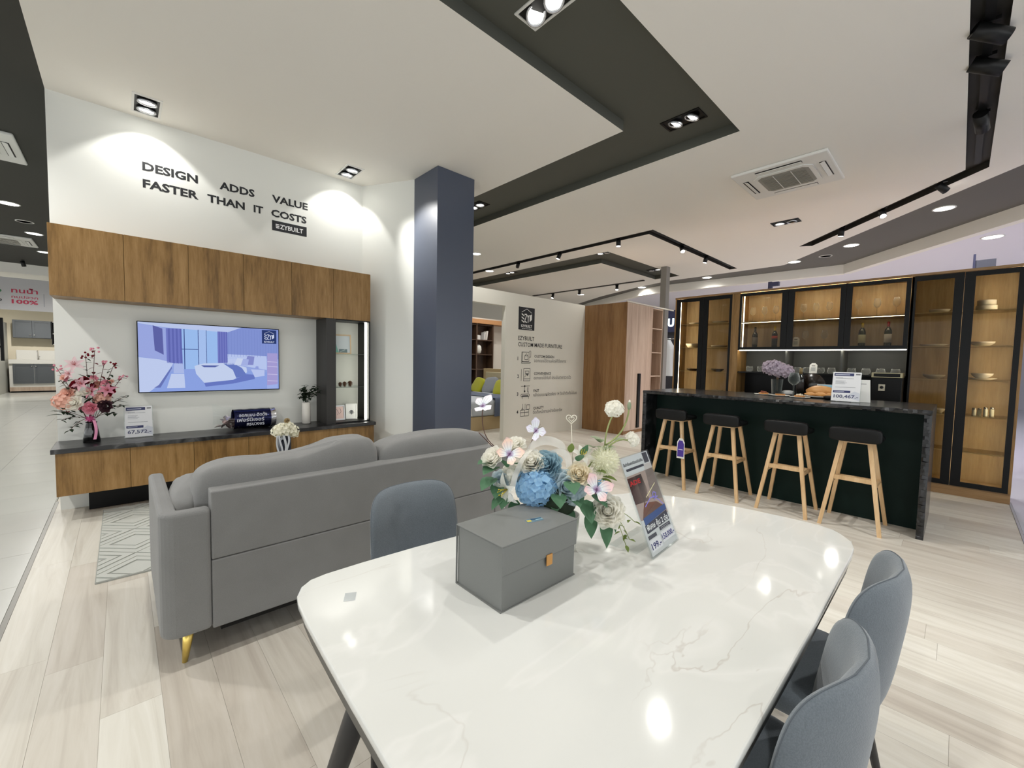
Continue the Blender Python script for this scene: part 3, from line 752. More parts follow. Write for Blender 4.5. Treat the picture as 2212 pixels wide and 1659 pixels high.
def p3(a, w, h):
    a.rect(-w * .38, h * .09, w * .38, h * .9, (236, 236, 232)).up()
    for k in range(7):
        an = pi * (.15 + .7 * k / 6); a.poly([(0, h * .28), (cos(an) * w * .25 - .006, h * .28 + sin(an) * h * .3), (cos(an) * w * .25 + .006, h * .28 + sin(an) * h * .3)], (78, 80, 84))
FRW = mat('pale_wood_frame', (222, 196, 158), .5)
picture(2.035, 5.36, 1.501, .245, .25, R(-14), R(10), 'picture_frame', 'pale wood picture frame with a green and white print on the top shelf', FRW, p1, .016)
picture(2.02, 5.38, .656, .15, .19, R(4), R(8), 'picture_frame', 'silver picture frame with a pink print at the niche bottom', mat('silver_frame', (206, 206, 206), .3, .5), p2, .014)
picture(2.185, 5.40, .656, .14, .20, R(-16), R(14), 'picture_frame', 'white picture frame with a grey plant print at the niche bottom', WHITEP, p3, .014)
CONE = mat('pine_cone_brown', (98, 66, 44), .8)
for k, (x, s, l) in enumerate(((2.015, .9, 'left pale brown pine cone on the glass shelf'), (2.07, 1.0, 'middle dark brown pine cone on the glass shelf'), (2.14, 1.15, 'right taller pine cone on the glass shelf'))):
    t = thing('pine_cone', l, 'pine cone', (x, 5.34, 1.0895), group='pine cones on the glass shelf')
    g = G().ball((0, 0, .026 * s), (.018 * s, .018 * s, .026 * s), 8, 6); put('core', g, CONE, t, world=False)
    g = G()
    for p in fib(46):
        q = p.to_track_quat('Z', 'Y').to_matrix().to_4x4(); q.translation = Vector((p.x * .018 * s, p.y * .018 * s, .028 * s + p.z * .022 * s))
        petal(g, q @ rotm(0, R(50)), .014 * s, .008 * s, .3, .3, 3, 3, base=.4)
    g.v = [(a, b, max(c, .0005)) for a, b, c in g.v]
    put('scales', g, CONE, t, world=False)['kind'] = 'stuff'

# television
t = thing('television', 'wall mounted flat television showing a bluish bedroom picture', 'television', (.737, YW, 1.06))
put('housing', G().box(.112, 1.362, 5.495, 5.535, 1.062, 1.772), BLACK, t, bev=.004)
put('wall_bracket', G().box(.5, .97, 5.535, YW - .001, 1.25, 1.58), BLACKM, t)
a = Art((.120, 5.495, 1.072), (1, 0, 0), (0, 0, 1), .0004)
SW, SH = 1.234, .692
def q(*p): return [(x * SW, y * SH) for x, y in p]
def B(c): return (int(c[0] * 1.0), int(c[1] * 1.0), c[2])
a.rect(0, 0, SW, SH, B((158, 178, 240))).up()
a.poly(q((0, 1), (.7, 1), (.59, .91), (.16, .94), (0, .98)), B((200, 214, 252)))
a.poly(q((0, .97), (.17, .93), (.17, .42), (0, .52)), B((166, 180, 240)))
a.poly(q((.59, .91), (.7, 1), (1, 1), (1, .5), (.59, .52)), B((140, 158, 226)))
a.poly(q((.27, .93), (.53, .92), (.53, .34), (.28, .33)), B((166, 202, 255)))
a.poly(q((0, .2), (.28, .33), (.53, .34), (1, .26), (1, 0), (0, 0)), B((150, 174, 242))).up()
for k in range(18): x = .60 + k * .0225; a.line((x * SW, .53 * SH), (x * SW, (.92 + max(0, (x - .59)) * .5 if x < .7 else .97) * SH), .003, B((128, 146, 214)))
a.poly(q((.09, .96), (.15, .92), (.155, .54), (.10, .60)), B((102, 108, 178)))
for k in range(8):
    x = .172 + k * .0125; a.poly(q((x, .93), (x + .013, .93), (x + .016, .42 - k * .002), (x + .002, .42)), B((104, 112, 190) if k % 2 else (122, 130, 208)))
    x = .52 + k * .009; a.poly(q((x, .92), (x + .0095, .92), (x + .0095, .40), (x, .40)), B((108, 116, 196) if k % 2 else (126, 134, 210)))
for x in (.29, .385, .44): a.line((x * SW, .33 * SH), (x * SW, .93 * SH), .007, B((60, 76, 140)))
a.line((.27 * SW, .63 * SH), (.385 * SW, .63 * SH), .007, B((60, 76, 140)))
a.poly(q((.385, .93), (.44, .93), (.44, .35), (.385, .34)), B((178, 206, 255)))
a.poly(q((.59, .57), (.90, .55), (.90, .32), (.66, .40), (.59, .42)), B((196, 212, 255)))
a.poly(q((.0, .50), (.13, .47), (.215, .42), (.205, .38), (.12, .10), (.06, 0), (0, 0)), B((204, 218, 255)))
a.poly(q((.09, .06), (.12, .10), (.205, .37), (.205, .34), (.13, .06)), B((112, 126, 196)))
a.poly(q((.22, .42), (.28, .42), (.285, .27), (.215, .27)), B((184, 200, 248)))
a.poly(q((.20, .26), (.285, .26), (.29, .05), (.17, .05)), B((206, 220, 255))).up()
a.poly(q((.355, .38), (.42, .42), (.60, .43), (.735, .36), (.74, .28), (.63, .16), (.42, .12), (.365, .26)), B((210, 224, 255)))
a.poly(q((.42, .12), (.63, .16), (.735, .25), (.80, .24), (.80, .17), (.63, .10), (.43, .06)), B((112, 130, 208))).up()
a.poly(q((.56, .42), (.635, .43), (.70, .35), (.735, .24), (.655, .19), (.63, .32)), B((112, 132, 206)))
a.poly(q((.585, .40), (.60, .49), (.655, .50), (.66, .41)), B((202, 216, 255))); a.poly(q((.72, .40), (.745, .55), (.80, .54), (.79, .40)), B((142, 150, 216))).up()
a.poly(q((.64, .40), (.665, .51), (.725, .50), (.715, .39)), B((216, 228, 255))).up(); a.poly(q((.69, .39), (.71, .50), (.755, .49), (.745, .39)), B((176, 190, 244)))
a.poly(q((.77, .33), (.88, .32), (.88, .22), (.80, .20)), B((198, 212, 255))); a.poly(q((.81, .38), (.83, .38), (.835, .33), (.80, .33)), B((156, 172, 236)))
a.poly(q((.905, .60), (.99, .60), (.99, .03), (.90, .06)), B((176, 168, 226))).up()
for y in (.14, .25, .38, .46): a.line((.905 * SW, y * SH), (.99 * SW, (y - .01) * SH), .006, B((220, 214, 250)))
a.poly(q((.90, .06), (.99, .08), (.99, .0), (.90, .0)), B((170, 190, 250)))
a.poly(q((.40, .39), (.53, .39), (.50, .36), (.42, .36)), B((96, 110, 180)))
a.rect(.862 * SW, .76 * SH, .982 * SW, .985 * SH, (48, 64, 118)).up()
ezy(a, .862 * SW, .765 * SH, .148, (222, 230, 255), None)
a.build('screen', t, attr_mat('television_picture', 0.72))

# ------------------------------------------------------------------ soft things
def sgnpow(a, e): return math.copysign(abs(a) ** e, a)
def cushion(c, s, ex=.45, ez=.5, nu=40, nv=20, top=None, wr=.0, seed=0, M=None):
    """puffy superellipsoid; top(x,z01) shifts height"""
    rn = random.Random(seed); ph = [rn.uniform(0, 6) for _ in range(6)]
    def f(u, v):
        a = 2 * pi * u; b = pi * (v - .5)
        x = sgnpow(cos(b), ez) * sgnpow(cos(a), ex); y = sgnpow(cos(b), ez) * sgnpow(sin(a), ex); z = sgnpow(sin(b), ez)
        n = wr * (sin(9 * x + 5 * z + ph[0]) * sin(7 * y + ph[1]) + .6 * sin(17 * x - 9 * z + ph[2]) * cos(6 * y + ph[3]))
        X, Y, Z = x * s[0] / 2 * (1 + n), y * s[1] / 2 * (1 + n), z * s[2] / 2 * (1 + n * .5)
        if top: Z += top(x, (z + 1) / 2, y)
        p = Vector((X, Y, Z))
        if M is not None: p = M @ p
        return (c[0] + p.x, c[1] + p.y, c[2] + p.z)
    return G().grid(f, nu, nv, 0, True, wu=True)
SOFA = fabric('grey_sofa_linen', (108, 108, 107), (142, 142, 141), 420, .92, .25, .8)
SOFA2 = fabric('pale_grey_cotton', (140, 142, 144), (160, 162, 164), 600, .9, .25)
t = thing('sofa', 'grey fabric two seat sofa seen from behind with gold legs', 'sofa', (1.17, 2.8, 0))
put('back_panel', G().box(.2905, 2.0495, 2.357, 2.47, .4855, .812), SOFA, t, bev=.007, seg=2)
put('lower_back_panel', G().box(.2905, 2.0495, 2.357, 2.47, .15, .4835), SOFA, t, bev=.007, seg=2)
def arm_wall(m):
    """C-shaped padded wall round the outside and rear of the arm"""
    r, th, y0, y1 = .07, .068, 2.352, 3.26; P = []
    for k in range(7): a_ = pi + k / 6 * pi / 2; P.append((.10 + r + r * cos(a_), y0 + r + r * sin(a_)))
    P += [(.2885, y0), (.2885, y0 + th)]
    for k in range(5): a_ = 1.5 * pi - k / 4 * pi / 2; P.append((.10 + th + .02 + .02 * cos(a_), y0 + th + .02 + .02 * sin(a_)))
    P += [(.10 + th, y1), (.10, y1)]
    return G().prism([(x if not m else 2.34 - x, y) for x, y in P], .155, .738, smooth=False)
for m_ in (0, 1):
    f_ = lambda a, b: (a, b) if not m_ else (2.34 - b, 2.34 - a)
    put('armrest', arm_wall(m_), SOFA, t, bev=.028, seg=4)
    put('armrest_fill', G().box(*f_(.169, .2885), 2.421, 3.255, .16, .60), SOFA, t, bev=.012, seg=2)
put('seat_base', G().box(.29, 2.05, 2.47, 3.22, .155, .40), SOFA, t, bev=.02, seg=3)
put('under_sofa_shade', G().box(.33, 2.01, 2.42, 3.16, .10, .154), BLACK, t)  # black slab added to deepen the shade under the sofa
for x0, x1 in ((.295, 1.168), (1.172, 2.045)):
    put('seat_cushion', cushion(((x0 + x1) / 2, 2.87, .47), (x1 - x0, .78, .15), .25, .5, 36, 14, wr=.004), SOFA, t)
tp1 = lambda x, z, y: z * (.022 * x - .03 * math.exp(-((x + .15) / .45) ** 2)) + (.02 * z if x > .4 else 0)
tp2 = lambda x, z, y: z * (.012 * cos(3 * x)) - .02 * z * max(0, x) ** 3
put('back_cushion', cushion((.705, 2.555, .695), (.93, .24, .49), .32, .32, 60, 26, tp1, .012, 3), SOFA, t)
put('back_cushion', cushion((1.625, 2.555, .69), (.915, .24, .485), .32, .32, 60, 26, tp2, .010, 5), SOFA, t)
GOLD = mat('brushed_gold', (238, 208, 116), .32, .85)
for x, y, dx in ((.205, 2.425, -.018), (2.13, 2.425, .018), (.205, 3.17, -.018), (2.13, 3.17, .018)):
    put('leg', G().tube([(x, y, .158), (x + dx * .5, y, .08), (x + dx, y, 0)], [.024, .018, .011], 10), GOLD, t)
M = Matrix.Rotation(R(16), 4, 'Y') @ Matrix.Rotation(R(8), 4, 'Z')
tag(put('throw_pillow', cushion((.235, 2.80, .69), (.15, .60, .16), .6, .7, 44, 20, lambda x, z, y: z * .02 * (x + .3 * y), .03, 8, Matrix.Rotation(R(-6), 4, 'Z')), SOFA), 'small pale grey pillow leaning against the left sofa arm', 'pillow')

# rug with carved diamonds
RUGA = fabric('pale_grey_rug', (186, 188, 182), (204, 206, 199), 300, .95, .2); RUGB = fabric('mid_grey_rug', (150, 152, 147), (166, 168, 162), 300, .95, .2)
t = thing('rug', 'pale grey rug with carved diamond pattern beside the sofa', 'rug', (1.0, 4.45, 0))
RX0, RX1, RY0, RY1 = -.154, 2.25, 3.62, 5.30
put('base', G().box(RX0, RX1, RY0, RY1, .0005, .009), RUGB, t)
def clip(poly, x0, x1, y0, y1):
    for ax, lim, s in ((0, x0, 1), (0, x1, -1), (1, y0, 1), (1, y1, -1)):
        out = []
        for i in range(len(poly)):
            a, b = poly[i], poly[(i + 1) % len(poly)]; da, db = s * (a[ax] - lim), s * (b[ax] - lim)
            if da >= 0: out.append(a)
            if (da >= 0) != (db >= 0): k = da / (da - db); out.append((a[0] + (b[0] - a[0]) * k, a[1] + (b[1] - a[1]) * k))
        poly = out
        if len(poly) < 3: return []
    return poly
ga, gb = G(), G(); CW, CH = .60, .56
for i in range(-1, 5):
    for j in range(-1, 5):
        for off in (0, .5):
            cx, cy = RX0 + (i + off) * CW + .2, RY0 + (j + off) * CH + .1
            for (r0, r1, gg) in ((.0, .42, gb), (.50, .70, ga), (.76, .97, ga if off else gb)):
                for k in range(4):
                    D = [(CW / 2, 0), (0, CH / 2), (-CW / 2, 0), (0, -CH / 2)]; p, q = D[k], D[(k + 1) % 4]
                    if r0 == 0: pl_ = [(cx, cy), (cx + p[0] * r1, cy + p[1] * r1), (cx + q[0] * r1, cy + q[1] * r1)]
                    else:
                        e = .0 if k % 2 else .06
                        pl_ = [(cx + p[0] * r0, cy + p[1] * r0), (cx + p[0] * r1, cy + p[1] * r1), (cx + q[0] * r1, cy + q[1] * r1), (cx + q[0] * r0, cy + q[1] * r0)]
                    c_ = clip(pl_, RX0 + .005, RX1 - .005, RY0 + .005, RY1 - .005)
                    if len(c_) >= 3: gg.prism(c_, .008, .0145 if gg is ga else .0125)
put('carved_pile', ga, RUGA, t); put('carved_pile', gb, RUGA, t)

# coffee table behind the sofa
t = thing('coffee_table', 'low round white coffee table hidden behind the sofa', 'table', (1.2, 4.3, .015))
put('table_top', G().lathe([(0, .385), (.38, .385), (.385, .40), (.38, .41), (0, .41)], 36, (1.2, 4.3, .015)), WHITEP, t)
for k in range(3):
    a_ = 2 * pi * k / 3 + .4
    put('leg', G().tube([(1.2 + .2 * cos(a_), 4.3 + .2 * sin(a_), .40), (1.2 + .3 * cos(a_), 4.3 + .3 * sin(a_), .0185)], [.018, .012], 10), BLACKM, t)

# ------------------------------------------------------------------ dining table
def table_marble():
    m, tr, p = nt('white_glossy_marble')
    tc = N(tr, 'ShaderNodeTexCoord'); mp = N(tr, 'ShaderNodeMapping'); mp.inputs['Rotation'].default_value = (0, 0, .55); mp.inputs['Scale'].default_value = (1.0, 2.0, 1)
    tr.links.new(tc.outputs['Object'], mp.inputs[0])
    def vein(scale, det, dist, w, thr=.5, loc=0):
        n = N(tr, 'ShaderNodeTexNoise'); n.inputs['Scale'].default_value = scale; n.inputs['Detail'].default_value = det; n.inputs['Distortion'].default_value = dist
        mp2 = N(tr, 'ShaderNodeMapping'); mp2.inputs['Location'].default_value = (loc, loc * 2, 0); tr.links.new(mp.outputs[0], mp2.inputs[0]); tr.links.new(mp2.outputs[0], n.inputs['Vector'])
        s_ = N(tr, 'ShaderNodeMath', operation='SUBTRACT'); s_.inputs[1].default_value = thr; tr.links.new(n.outputs['Fac'], s_.inputs[0])
        a_ = N(tr, 'ShaderNodeMath', operation='ABSOLUTE'); tr.links.new(s_.outputs[0], a_.inputs[0])
        mr = N(tr, 'ShaderNodeMapRange'); mr.inputs['From Min'].default_value = 0; mr.inputs['From Max'].default_value = w; mr.inputs['To Min'].default_value = 1; mr.inputs['To Max'].default_value = 0
        tr.links.new(a_.outputs[0], mr.inputs['Value']); return mr.outputs[0], n.outputs['Fac']
    v1, f1 = vein(.85, 5, 1.0, .006, .5, 3.1); v2, f2 = vein(1.1, 4, 1.6, .030, .46, 7.7); 
    n3 = N(tr, 'ShaderNodeTexNoise'); n3.inputs['Scale'].default_value = 1.3; n3.inputs['Detail'].default_value = 2; tr.links.new(mp.outputs[0], n3.inputs['Vector'])
    def mixc(fac, a_, b_, k):
        ml = N(tr, 'ShaderNodeMath', operation='MULTIPLY'); ml.inputs[1].default_value = k; tr.links.new(fac, ml.inputs[0])
        if not isinstance(k, float): pass
        mx = N(tr, 'ShaderNodeMix', data_type='RGBA'); tr.links.new(ml.outputs[0], mx.inputs[0])
        if isinstance(a_, tuple): mx.inputs[6].default_value = a_
        else: tr.links.new(a_, mx.inputs[6])
        mx.inputs[7].default_value = b_; return mx.outputs[2]
    gate = N(tr, 'ShaderNodeMapRange'); gate.inputs['From Min'].default_value = .45; gate.inputs['From Max'].default_value = .6; tr.links.new(n3.outputs['Fac'], gate.inputs['Value'])
    g1 = N(tr, 'ShaderNodeMath', operation='MULTIPLY'); tr.links.new(v1, g1.inputs[0]); tr.links.new(gate.outputs[0], g1.inputs[1])
    c = mixc(n3.outputs['Fac'], lin((228, 229, 226)), lin((196, 197, 191)), .6)
    c = mixc(v2, c, lin((230, 230, 227)), .5)
    c = mixc(g1.outputs[0], c, lin((176, 166, 156)), .45)
    tr.links.new(c, p.inputs['Base Color']); p.inputs['Roughness'].default_value = .07; p.inputs['Specular IOR Level'].default_value = .45
    return m
TOPM = table_marble()
outl = [(.42, .234), (.78, .2315), (1.3, .232), (1.98, .238), (2.07, .243), (2.144, .26), (2.203, .299), (2.24, .335), (2.257, .39), (2.26, .45), (2.255, .52), (2.23, .704), (2.177, .911), (2.135, 1.004), (2.07, 1.12), (2.0, 1.19), (1.9, 1.235), (1.7, 1.265), (1.35, 1.3), (.97, 1.335), (.79, 1.355), (.587, 1.368), (.47, 1.370), (.42, 1.362), (.385, 1.335), (.36, 1.29), (.352, 1.25), (.343, 1.153), (.335, .99), (.328, .835), (.321, .64), (.322, .40), (.335, .30), (.37, .25)]
def inset(p, d):
    n = len(p); cx = sum(q[0] for q in p) / n; cy = sum(q[1] for q in p) / n; out = []
    for x, y in p:
        v = Vector((x - 1.28, y - .8)); k = max(abs(v.x) / .97, abs(v.y) / .57, .2)
        out.append((x - d * (v.x / .97) / k * (abs(v.x) / .97 > .4), y - d * (v.y / .57) / k * (abs(v.y) / .57 > .4)))
    return out
t = thing('dining_table', 'long dining table with glossy white marble top and dark tapered legs', 'table', (1.28, .8, 0))
put('table_top', G().prism(outl, .729, .750, smooth=True), TOPM, t, bev=.004)
put('apron', G().prism(inset(outl, .012), .682, .729, smooth=True), mat('dark_grey_apron', (88, 87, 83), .45), t)
LEGM = mat('charcoal_metal_leg', (44, 44, 46), .42)
for (x, y, fx, fy) in ((.575, 1.12, .415, 1.29), (.58, .45, .42, .30), (1.95, .48, 2.12, .33), (1.85, 1.05, 2.0, 1.18)):
    put('leg', G().tube([(x, y, .684), ((x + fx) / 2, (y + fy) / 2, .34), (fx, fy, .0)], [.042, .036, .026], 14), LEGM, t)

put('slim_leg', G().tube([(.60, 1.27, .684), (.578, 1.24, 0)], [.019, .013], 12), LEGM, t)

# ------------------------------------------------------------------ dining chairs
CHAIR = fabric('blue_grey_chair_fabric', (84, 93, 101), (132, 140, 147), 300, .88, .35, .8)
SEAMM = mat('chair_seam_thread', (92, 99, 106), .8)
def chair_shell():
    """padded back: rounded outline, bowed in plan, leaning back"""
    W, zc, H, T = .224, .628, .236, .036; g = G(); na, nr = 56, 9
    def mid(x, z): return Vector((x, -.222 - .055 * (z - .4) / .455 + .088 * (x / W) ** 2, z))
    def out(a, r):
        e = .36; return (W * r * sgnpow(cos(a), e) * (1 - .05 * (r * sgnpow(sin(a), e) > 0) * r * sgnpow(sin(a), e)), zc + H * r * sgnpow(sin(a), e))
    for s_ in (1, -1):
        def f(u, v, s_=s_):
            r = sin(pi / 2 * u); x, z = out(2 * pi * v * s_, r); k = T * math.sqrt(max(0, 1 - r ** 3.2))
            return mid(x, z) + Vector((-.35 * x / W * s_ * .4, s_, 0)).normalized() * k * s_ * s_
        g.grid(lambda u, v, f=f: tuple(f(u, v)), nr, na, 0, True, wv=True)
    return g, lambda a: mid(*out(a, 1.0))
def dining_chair(label, loc, rz):
    t = thing('dining_chair', label, 'chair', loc, rz, 'grey fabric dining chairs')
    g, prof = chair_shell()
    put('backrest', g, CHAIR, t, world=False)
    put('seat', cushion((0, .02, .435), (.47, .47, .10), .5, .45, 36, 14), CHAIR, t, world=False)
    put('seam', G().tube([prof(-.25 + (pi + .5) * k / 60) for k in range(61)], .0014, 6), SEAMM, t, world=False)
    for sx in (-1, 1):
        for y0, y1 in ((.15, .22), (-.17, -.25)):
            put('leg', G().tube([(sx * .15, y0, .40), (sx * .215, y1, 0)], [.019, .011], 10), LEGM, t, world=False)
    return t
ch = dining_chair('grey fabric dining chair on the far side between table and sofa', (.975, 1.49, 0), pi)
clone(ch, 'nearest grey dining chair tucked under the table at the lower right', (1.095, .372, 0), 0)
clone(ch, 'farther grey dining chair tucked in on the right table side', (1.67, .358, 0), 0)

# ------------------------------------------------------------------ bar counter and stools
def rough_stone():
    m, t, p = nt('black_chiselled_stone')
    tc = N(t, 'ShaderNodeTexCoord'); n = N(t, 'ShaderNodeTexNoise'); n.inputs['Scale'].default_value = 5; n.inputs['Detail'].default_value = 6; n.inputs['Distortion'].default_value = 1.5
    t.links.new(tc.outputs['Object'], n.inputs['Vector'])
    cr = N(t, 'ShaderNodeValToRGB'); e = cr.color_ramp.elements; e[0].position = .46; e[0].color = lin((22, 23, 25)); e[1].position = .72; e[1].color = lin((56, 57, 60))
    t.links.new(n.outputs['Fac'], cr.inputs[0]); t.links.new(cr.outputs[0], p.inputs['Base Color'])
    p.inputs['Roughness'].default_value = .22
    return m
BSTONE = rough_stone()
GREEN = mat('dark_bottle_green_panel', (13, 32, 28), .5, spec=.15)
def chisel(x0, x1, y0, y1, z0, z1, seed, front=True, side=None):
    """slab with a roughly broken front edge (towards -X)"""
    rn = random.Random(seed); g = G().box(x0 + .006, x1, y0, y1, z0, z1)
    n = int(max(y1 - y0, z1 - z0) / .03)
    if y1 - y0 > z1 - z0:
        for i in range(n):
            a, b = y0 + (y1 - y0) * i / n, y0 + (y1 - y0) * (i + 1) / n; m_ = (z0 + z1) / 2 + rn.uniform(-.012, .012)
            d0, d1 = rn.uniform(-.002, .006), rn.uniform(-.004, .003)
            g.add([(x0 + .006, a, z0), (x0 + .006, b, z0), (x0 + d1, a, m_), (x0 + d1, b, m_), (x0 + .006, a, z1), (x0 + .006, b, z1)], [(0, 2, 3, 1), (2, 4, 5, 3), (0, 4, 2), (1, 3, 5)])
    else:
        for i in range(n):
            a, b = z0 + (z1 - z0) * i / n, z0 + (z1 - z0) * (i + 1) / n; m_ = (y0 + y1) / 2 + rn.uniform(-.014, .014); d = rn.uniform(-.006, .003)
            sk = rn.uniform(-.01, .01)
            g.add([(x0 + .006, y0, a), (x0 + .006, y1, a), (x0 + d, m_, a + sk), (x0 + d, m_, b + sk), (x0 + .006, y0, b), (x0 + .006, y1, b)], [(0, 4, 3, 2), (2, 3, 5, 1), (0, 2, 1), (4, 5, 3)])
    return g
t = thing('bar_counter', 'dark green bar counter with black stone top and waterfall ends', 'bar counter', (5.45, 1.46, 0))
put('counter_slab', chisel(4.94, 5.95, .134, 2.79, 1.072, 1.111, 1), BSTONE, t)
put('end_slab', chisel(4.94, 5.95, .134, .182, 0, 1.072, 2), BSTONE, t)
put('end_slab', chisel(4.94, 5.95, 2.742, 2.79, 0, 1.072, 3), BSTONE, t)
put('front_panel', G().box(5.236, 5.262, .182, 2.742, 0, 1.072), GREEN, t)
put('body', G().box(5.262, 5.86, .182, 2.742, .08, 1.072), BLACK, t)

LEATH = mat('black_leatherette', (16, 17, 18), .45, spec=.25, bump=(220, .12))
def stool(label, y):
    t = thing('bar_stool', label, 'stool', (4.95, y, 0), group='bar stools along the counter')
    put('seat', cushion((.03, 0, .818), (.36, .37, .06), .55, .55, 36, 12), LEATH, t, world=False)
    put('low_back', cushion((-.165, 0, .857), (.075, .375, .128), .35, .35, 32, 16, M=Matrix.Rotation(R(-6), 4, 'Y')), LEATH, t, world=False)
    put('seat_plate', G().box(-.12, .13, -.12, .12, .775, .797), STOOLW, t, world=False)
    def beam(p, q, a, b):
        p, q = Vector(p), Vector(q); d = (q - p).normalized(); s_ = Vector((0, 0, 1)).cross(d); s_ = s_.normalized() if s_.length > .3 else Vector((1, 0, 0)); s_ = (s_ - d * s_.dot(d)).normalized(); w = d.cross(s_)
        vs = [c + s_ * (i * a) + w * (j * b) for c in (p, q) for i, j in ((-1, -1), (1, -1), (1, 1), (-1, 1))]
        return G().add(vs, [(3, 2, 1, 0), (4, 5, 6, 7), (0, 1, 5, 4), (1, 2, 6, 5), (2, 3, 7, 6), (3, 0, 4, 7)])
    def leg(sx, sy):
        P = [(sx * .105, sy * .10, .79), (sx * .215, sy * .213, 0)]; g = G(); vs = []
        for (x, yy, z), h in zip(P, (.017, .0145)): vs += [(x - h, yy - h, z), (x + h, yy - h, z), (x + h, yy + h, z), (x - h, yy + h, z)]
        return g.add(vs, [(0, 1, 2, 3), (7, 6, 5, 4), (0, 4, 5, 1), (1, 5, 6, 2), (2, 6, 7, 3), (3, 7, 4, 0)])
    for sx in (-1, 1):
        for sy in (-1, 1): put('leg', leg(sx, sy), STOOLW, t, world=False)
    k = lambda z: (.105 + .11 * (1 - z / .79), .10 + .113 * (1 - z / .79))
    ax, ay = k(.45); put('foot_rail', G().box(-ax - .010, -ax + .010, -ay, ay, .432, .470), STOOLW, t, world=False)
    ax, ay = k(.40); put('foot_rail', G().box(ax - .010, ax + .010, -ay, ay, .385, .42), STOOLW, t, world=False)
    for sy in (-1, 1):
        ax, ay = k(.41); put('side_rail', G().box(-ax, ax, sy * ay - .010, sy * ay + .010, .395, .425), STOOLW, t, world=False)
    return t
st = stool('leftmost bar stool with a purple price tag on its leg', 2.32)
clone(st, 'second bar stool from the left along the green counter', (4.95, 1.75, 0))
clone(st, 'third bar stool from the left along the green counter', (4.95, 1.14, 0))
clone(st, 'rightmost bar stool nearest the stone counter end', (4.95, .607, 0))
t = thing('price_tag', 'purple and white paper tag hanging on the leftmost stool', 'tag', (4.745, 2.17, .36))
put('card', G().prism([(-.045, 0), (.045, 0), (.045, .19), (.02, .235), (-.02, .235), (-.045, .19)], 0, .002), WHITEP, t, world=False, rot=(pi / 2, 0, -pi / 2))
a = Art((4.745 - .0025, 2.17 + .0, .36), (0, -1, 0), (0, 0, 1), .0006)
a.poly([(-.037, .02), (.037, .02), (.037, .17), (.02, .21), (-.02, .21), (-.037, .17)], (74, 52, 150)).up().rect(-.026, .10, .026, .107, (230, 226, 244))
a.build('print', t, INK)
put('string', G().tube([(4.745, 2.17, .59), (4.775, 2.18, .64)], .0012, 5), WHITEP, t)

# ------------------------------------------------------------------ display cabinets
XF, XB = 7.05, 7.45
def door(t, ya, yb, z0, z1, wy=.045, wz=.055, left=None, right=None):
    """black framed glass door between ya<yb"""
    l = left if left is not None else wy; r = right if right is not None else wy
    g = G().box(XF - .02, XF, ya, ya + r, z0, z1).box(XF - .02, XF, yb - l, yb, z0, z1).box(XF - .02, XF, ya + r, yb - l, z0, z0 + wz).box(XF - .02, XF, ya + r, yb - l, z1 - wz, z1)
    d = put('door_frame', g, BLACK, t)
    put('glass_pane', G().box(XF - .014, XF - .009, ya + r + .0005, yb - l - .0005, z0 + wz + .0005, z1 - wz - .0005), GLASSD, d)
    return d
LEDV = glow('cabinet_led', (255, 250, 232), 14.0); LEDT = glow('tall_cabinet_led', (255, 248, 230), 60.0)
def led_light(parent, loc, sx, sy, watt, d):
    l = bpy.data.lights.new('led_glow', 'AREA'); l.shape = 'RECTANGLE'; l.size = sx; l.size_y = sy; l.energy = watt * LAMP; l.color = lin((255, 248, 230))[:3]
    o = bpy.data.objects.new('led_glow', l); COL.objects.link(o); o.parent = parent
    p = WL[parent.name]; o.location = Vector(loc) - p; aim(o, d); return o
SHELFM = pane('bronze_glass_shelf', (224, 214, 188), 1.0); SHE = mat('pale_shelf_edge', (214, 196, 156), .35)
def tall(label, ya, yb, doors, shelves, led_y, ledd, name='display_cabinet'):
    t = thing(name, label, 'cabinet', ((XF + XB) / 2, (ya + yb) / 2, 0), group='glass fronted oak display cabinets')
    put('plinth', G().box(XF - .005, XB, ya, yb, 0, .112), OAKH, t)
    put('side_panel', G().box(XF - .02, XB, yb - .022, yb, .112, 2.575), OAK, t); put('side_panel', G().box(XF - .02, XB, ya, ya + .022, .112, 2.575), OAK, t)
    put('top_panel', G().box(XF - .03, XB, ya, yb, 2.575, 2.602), OAKH, t); put('bottom_panel', G().box(XF, XB, ya + .022, yb - .022, .112, .135), OAKB, t)
    put('back_panel', G().box(XB - .012, XB, ya + .022, yb - .022, .135, 2.575), OAKB, t)
    for z in shelves:
        s_ = put('glass_shelf', G().box(XF + .012, XB - .013, ya + .024, yb - .024, z - .008, z), SHELFM, t)
        put('shelf_edge', G().box(XF + .006, XF + .0118, ya + .024, yb - .024, z - .009, z), SHE, s_)
    for (a_, b_, l_, r_) in doors: door(t, a_, b_, .115, 2.57, left=l_, right=r_)
    put('light_strip', G().box(XF + .012, XF + .03, led_y - .004, led_y + .004, .14, 2.56), LEDT, t)
    return t
tall_l = tall('left tall display cabinet with glowing strip beside the wardrobe', 2.468, 3.414, ((2.928, 3.392, .07, .072), (2.49, 2.924, .07, .036)), (.55, .96, 1.352, 1.745, 2.145), 3.335, 0)
tall_r = tall('right tall display cabinet with two black framed glass doors', -.452, .448, ((.015, .448, .042, .077), (-.430, .011, .084, .046)), (.52, .935, 1.345, 1.735, 2.135), -.412, 0)
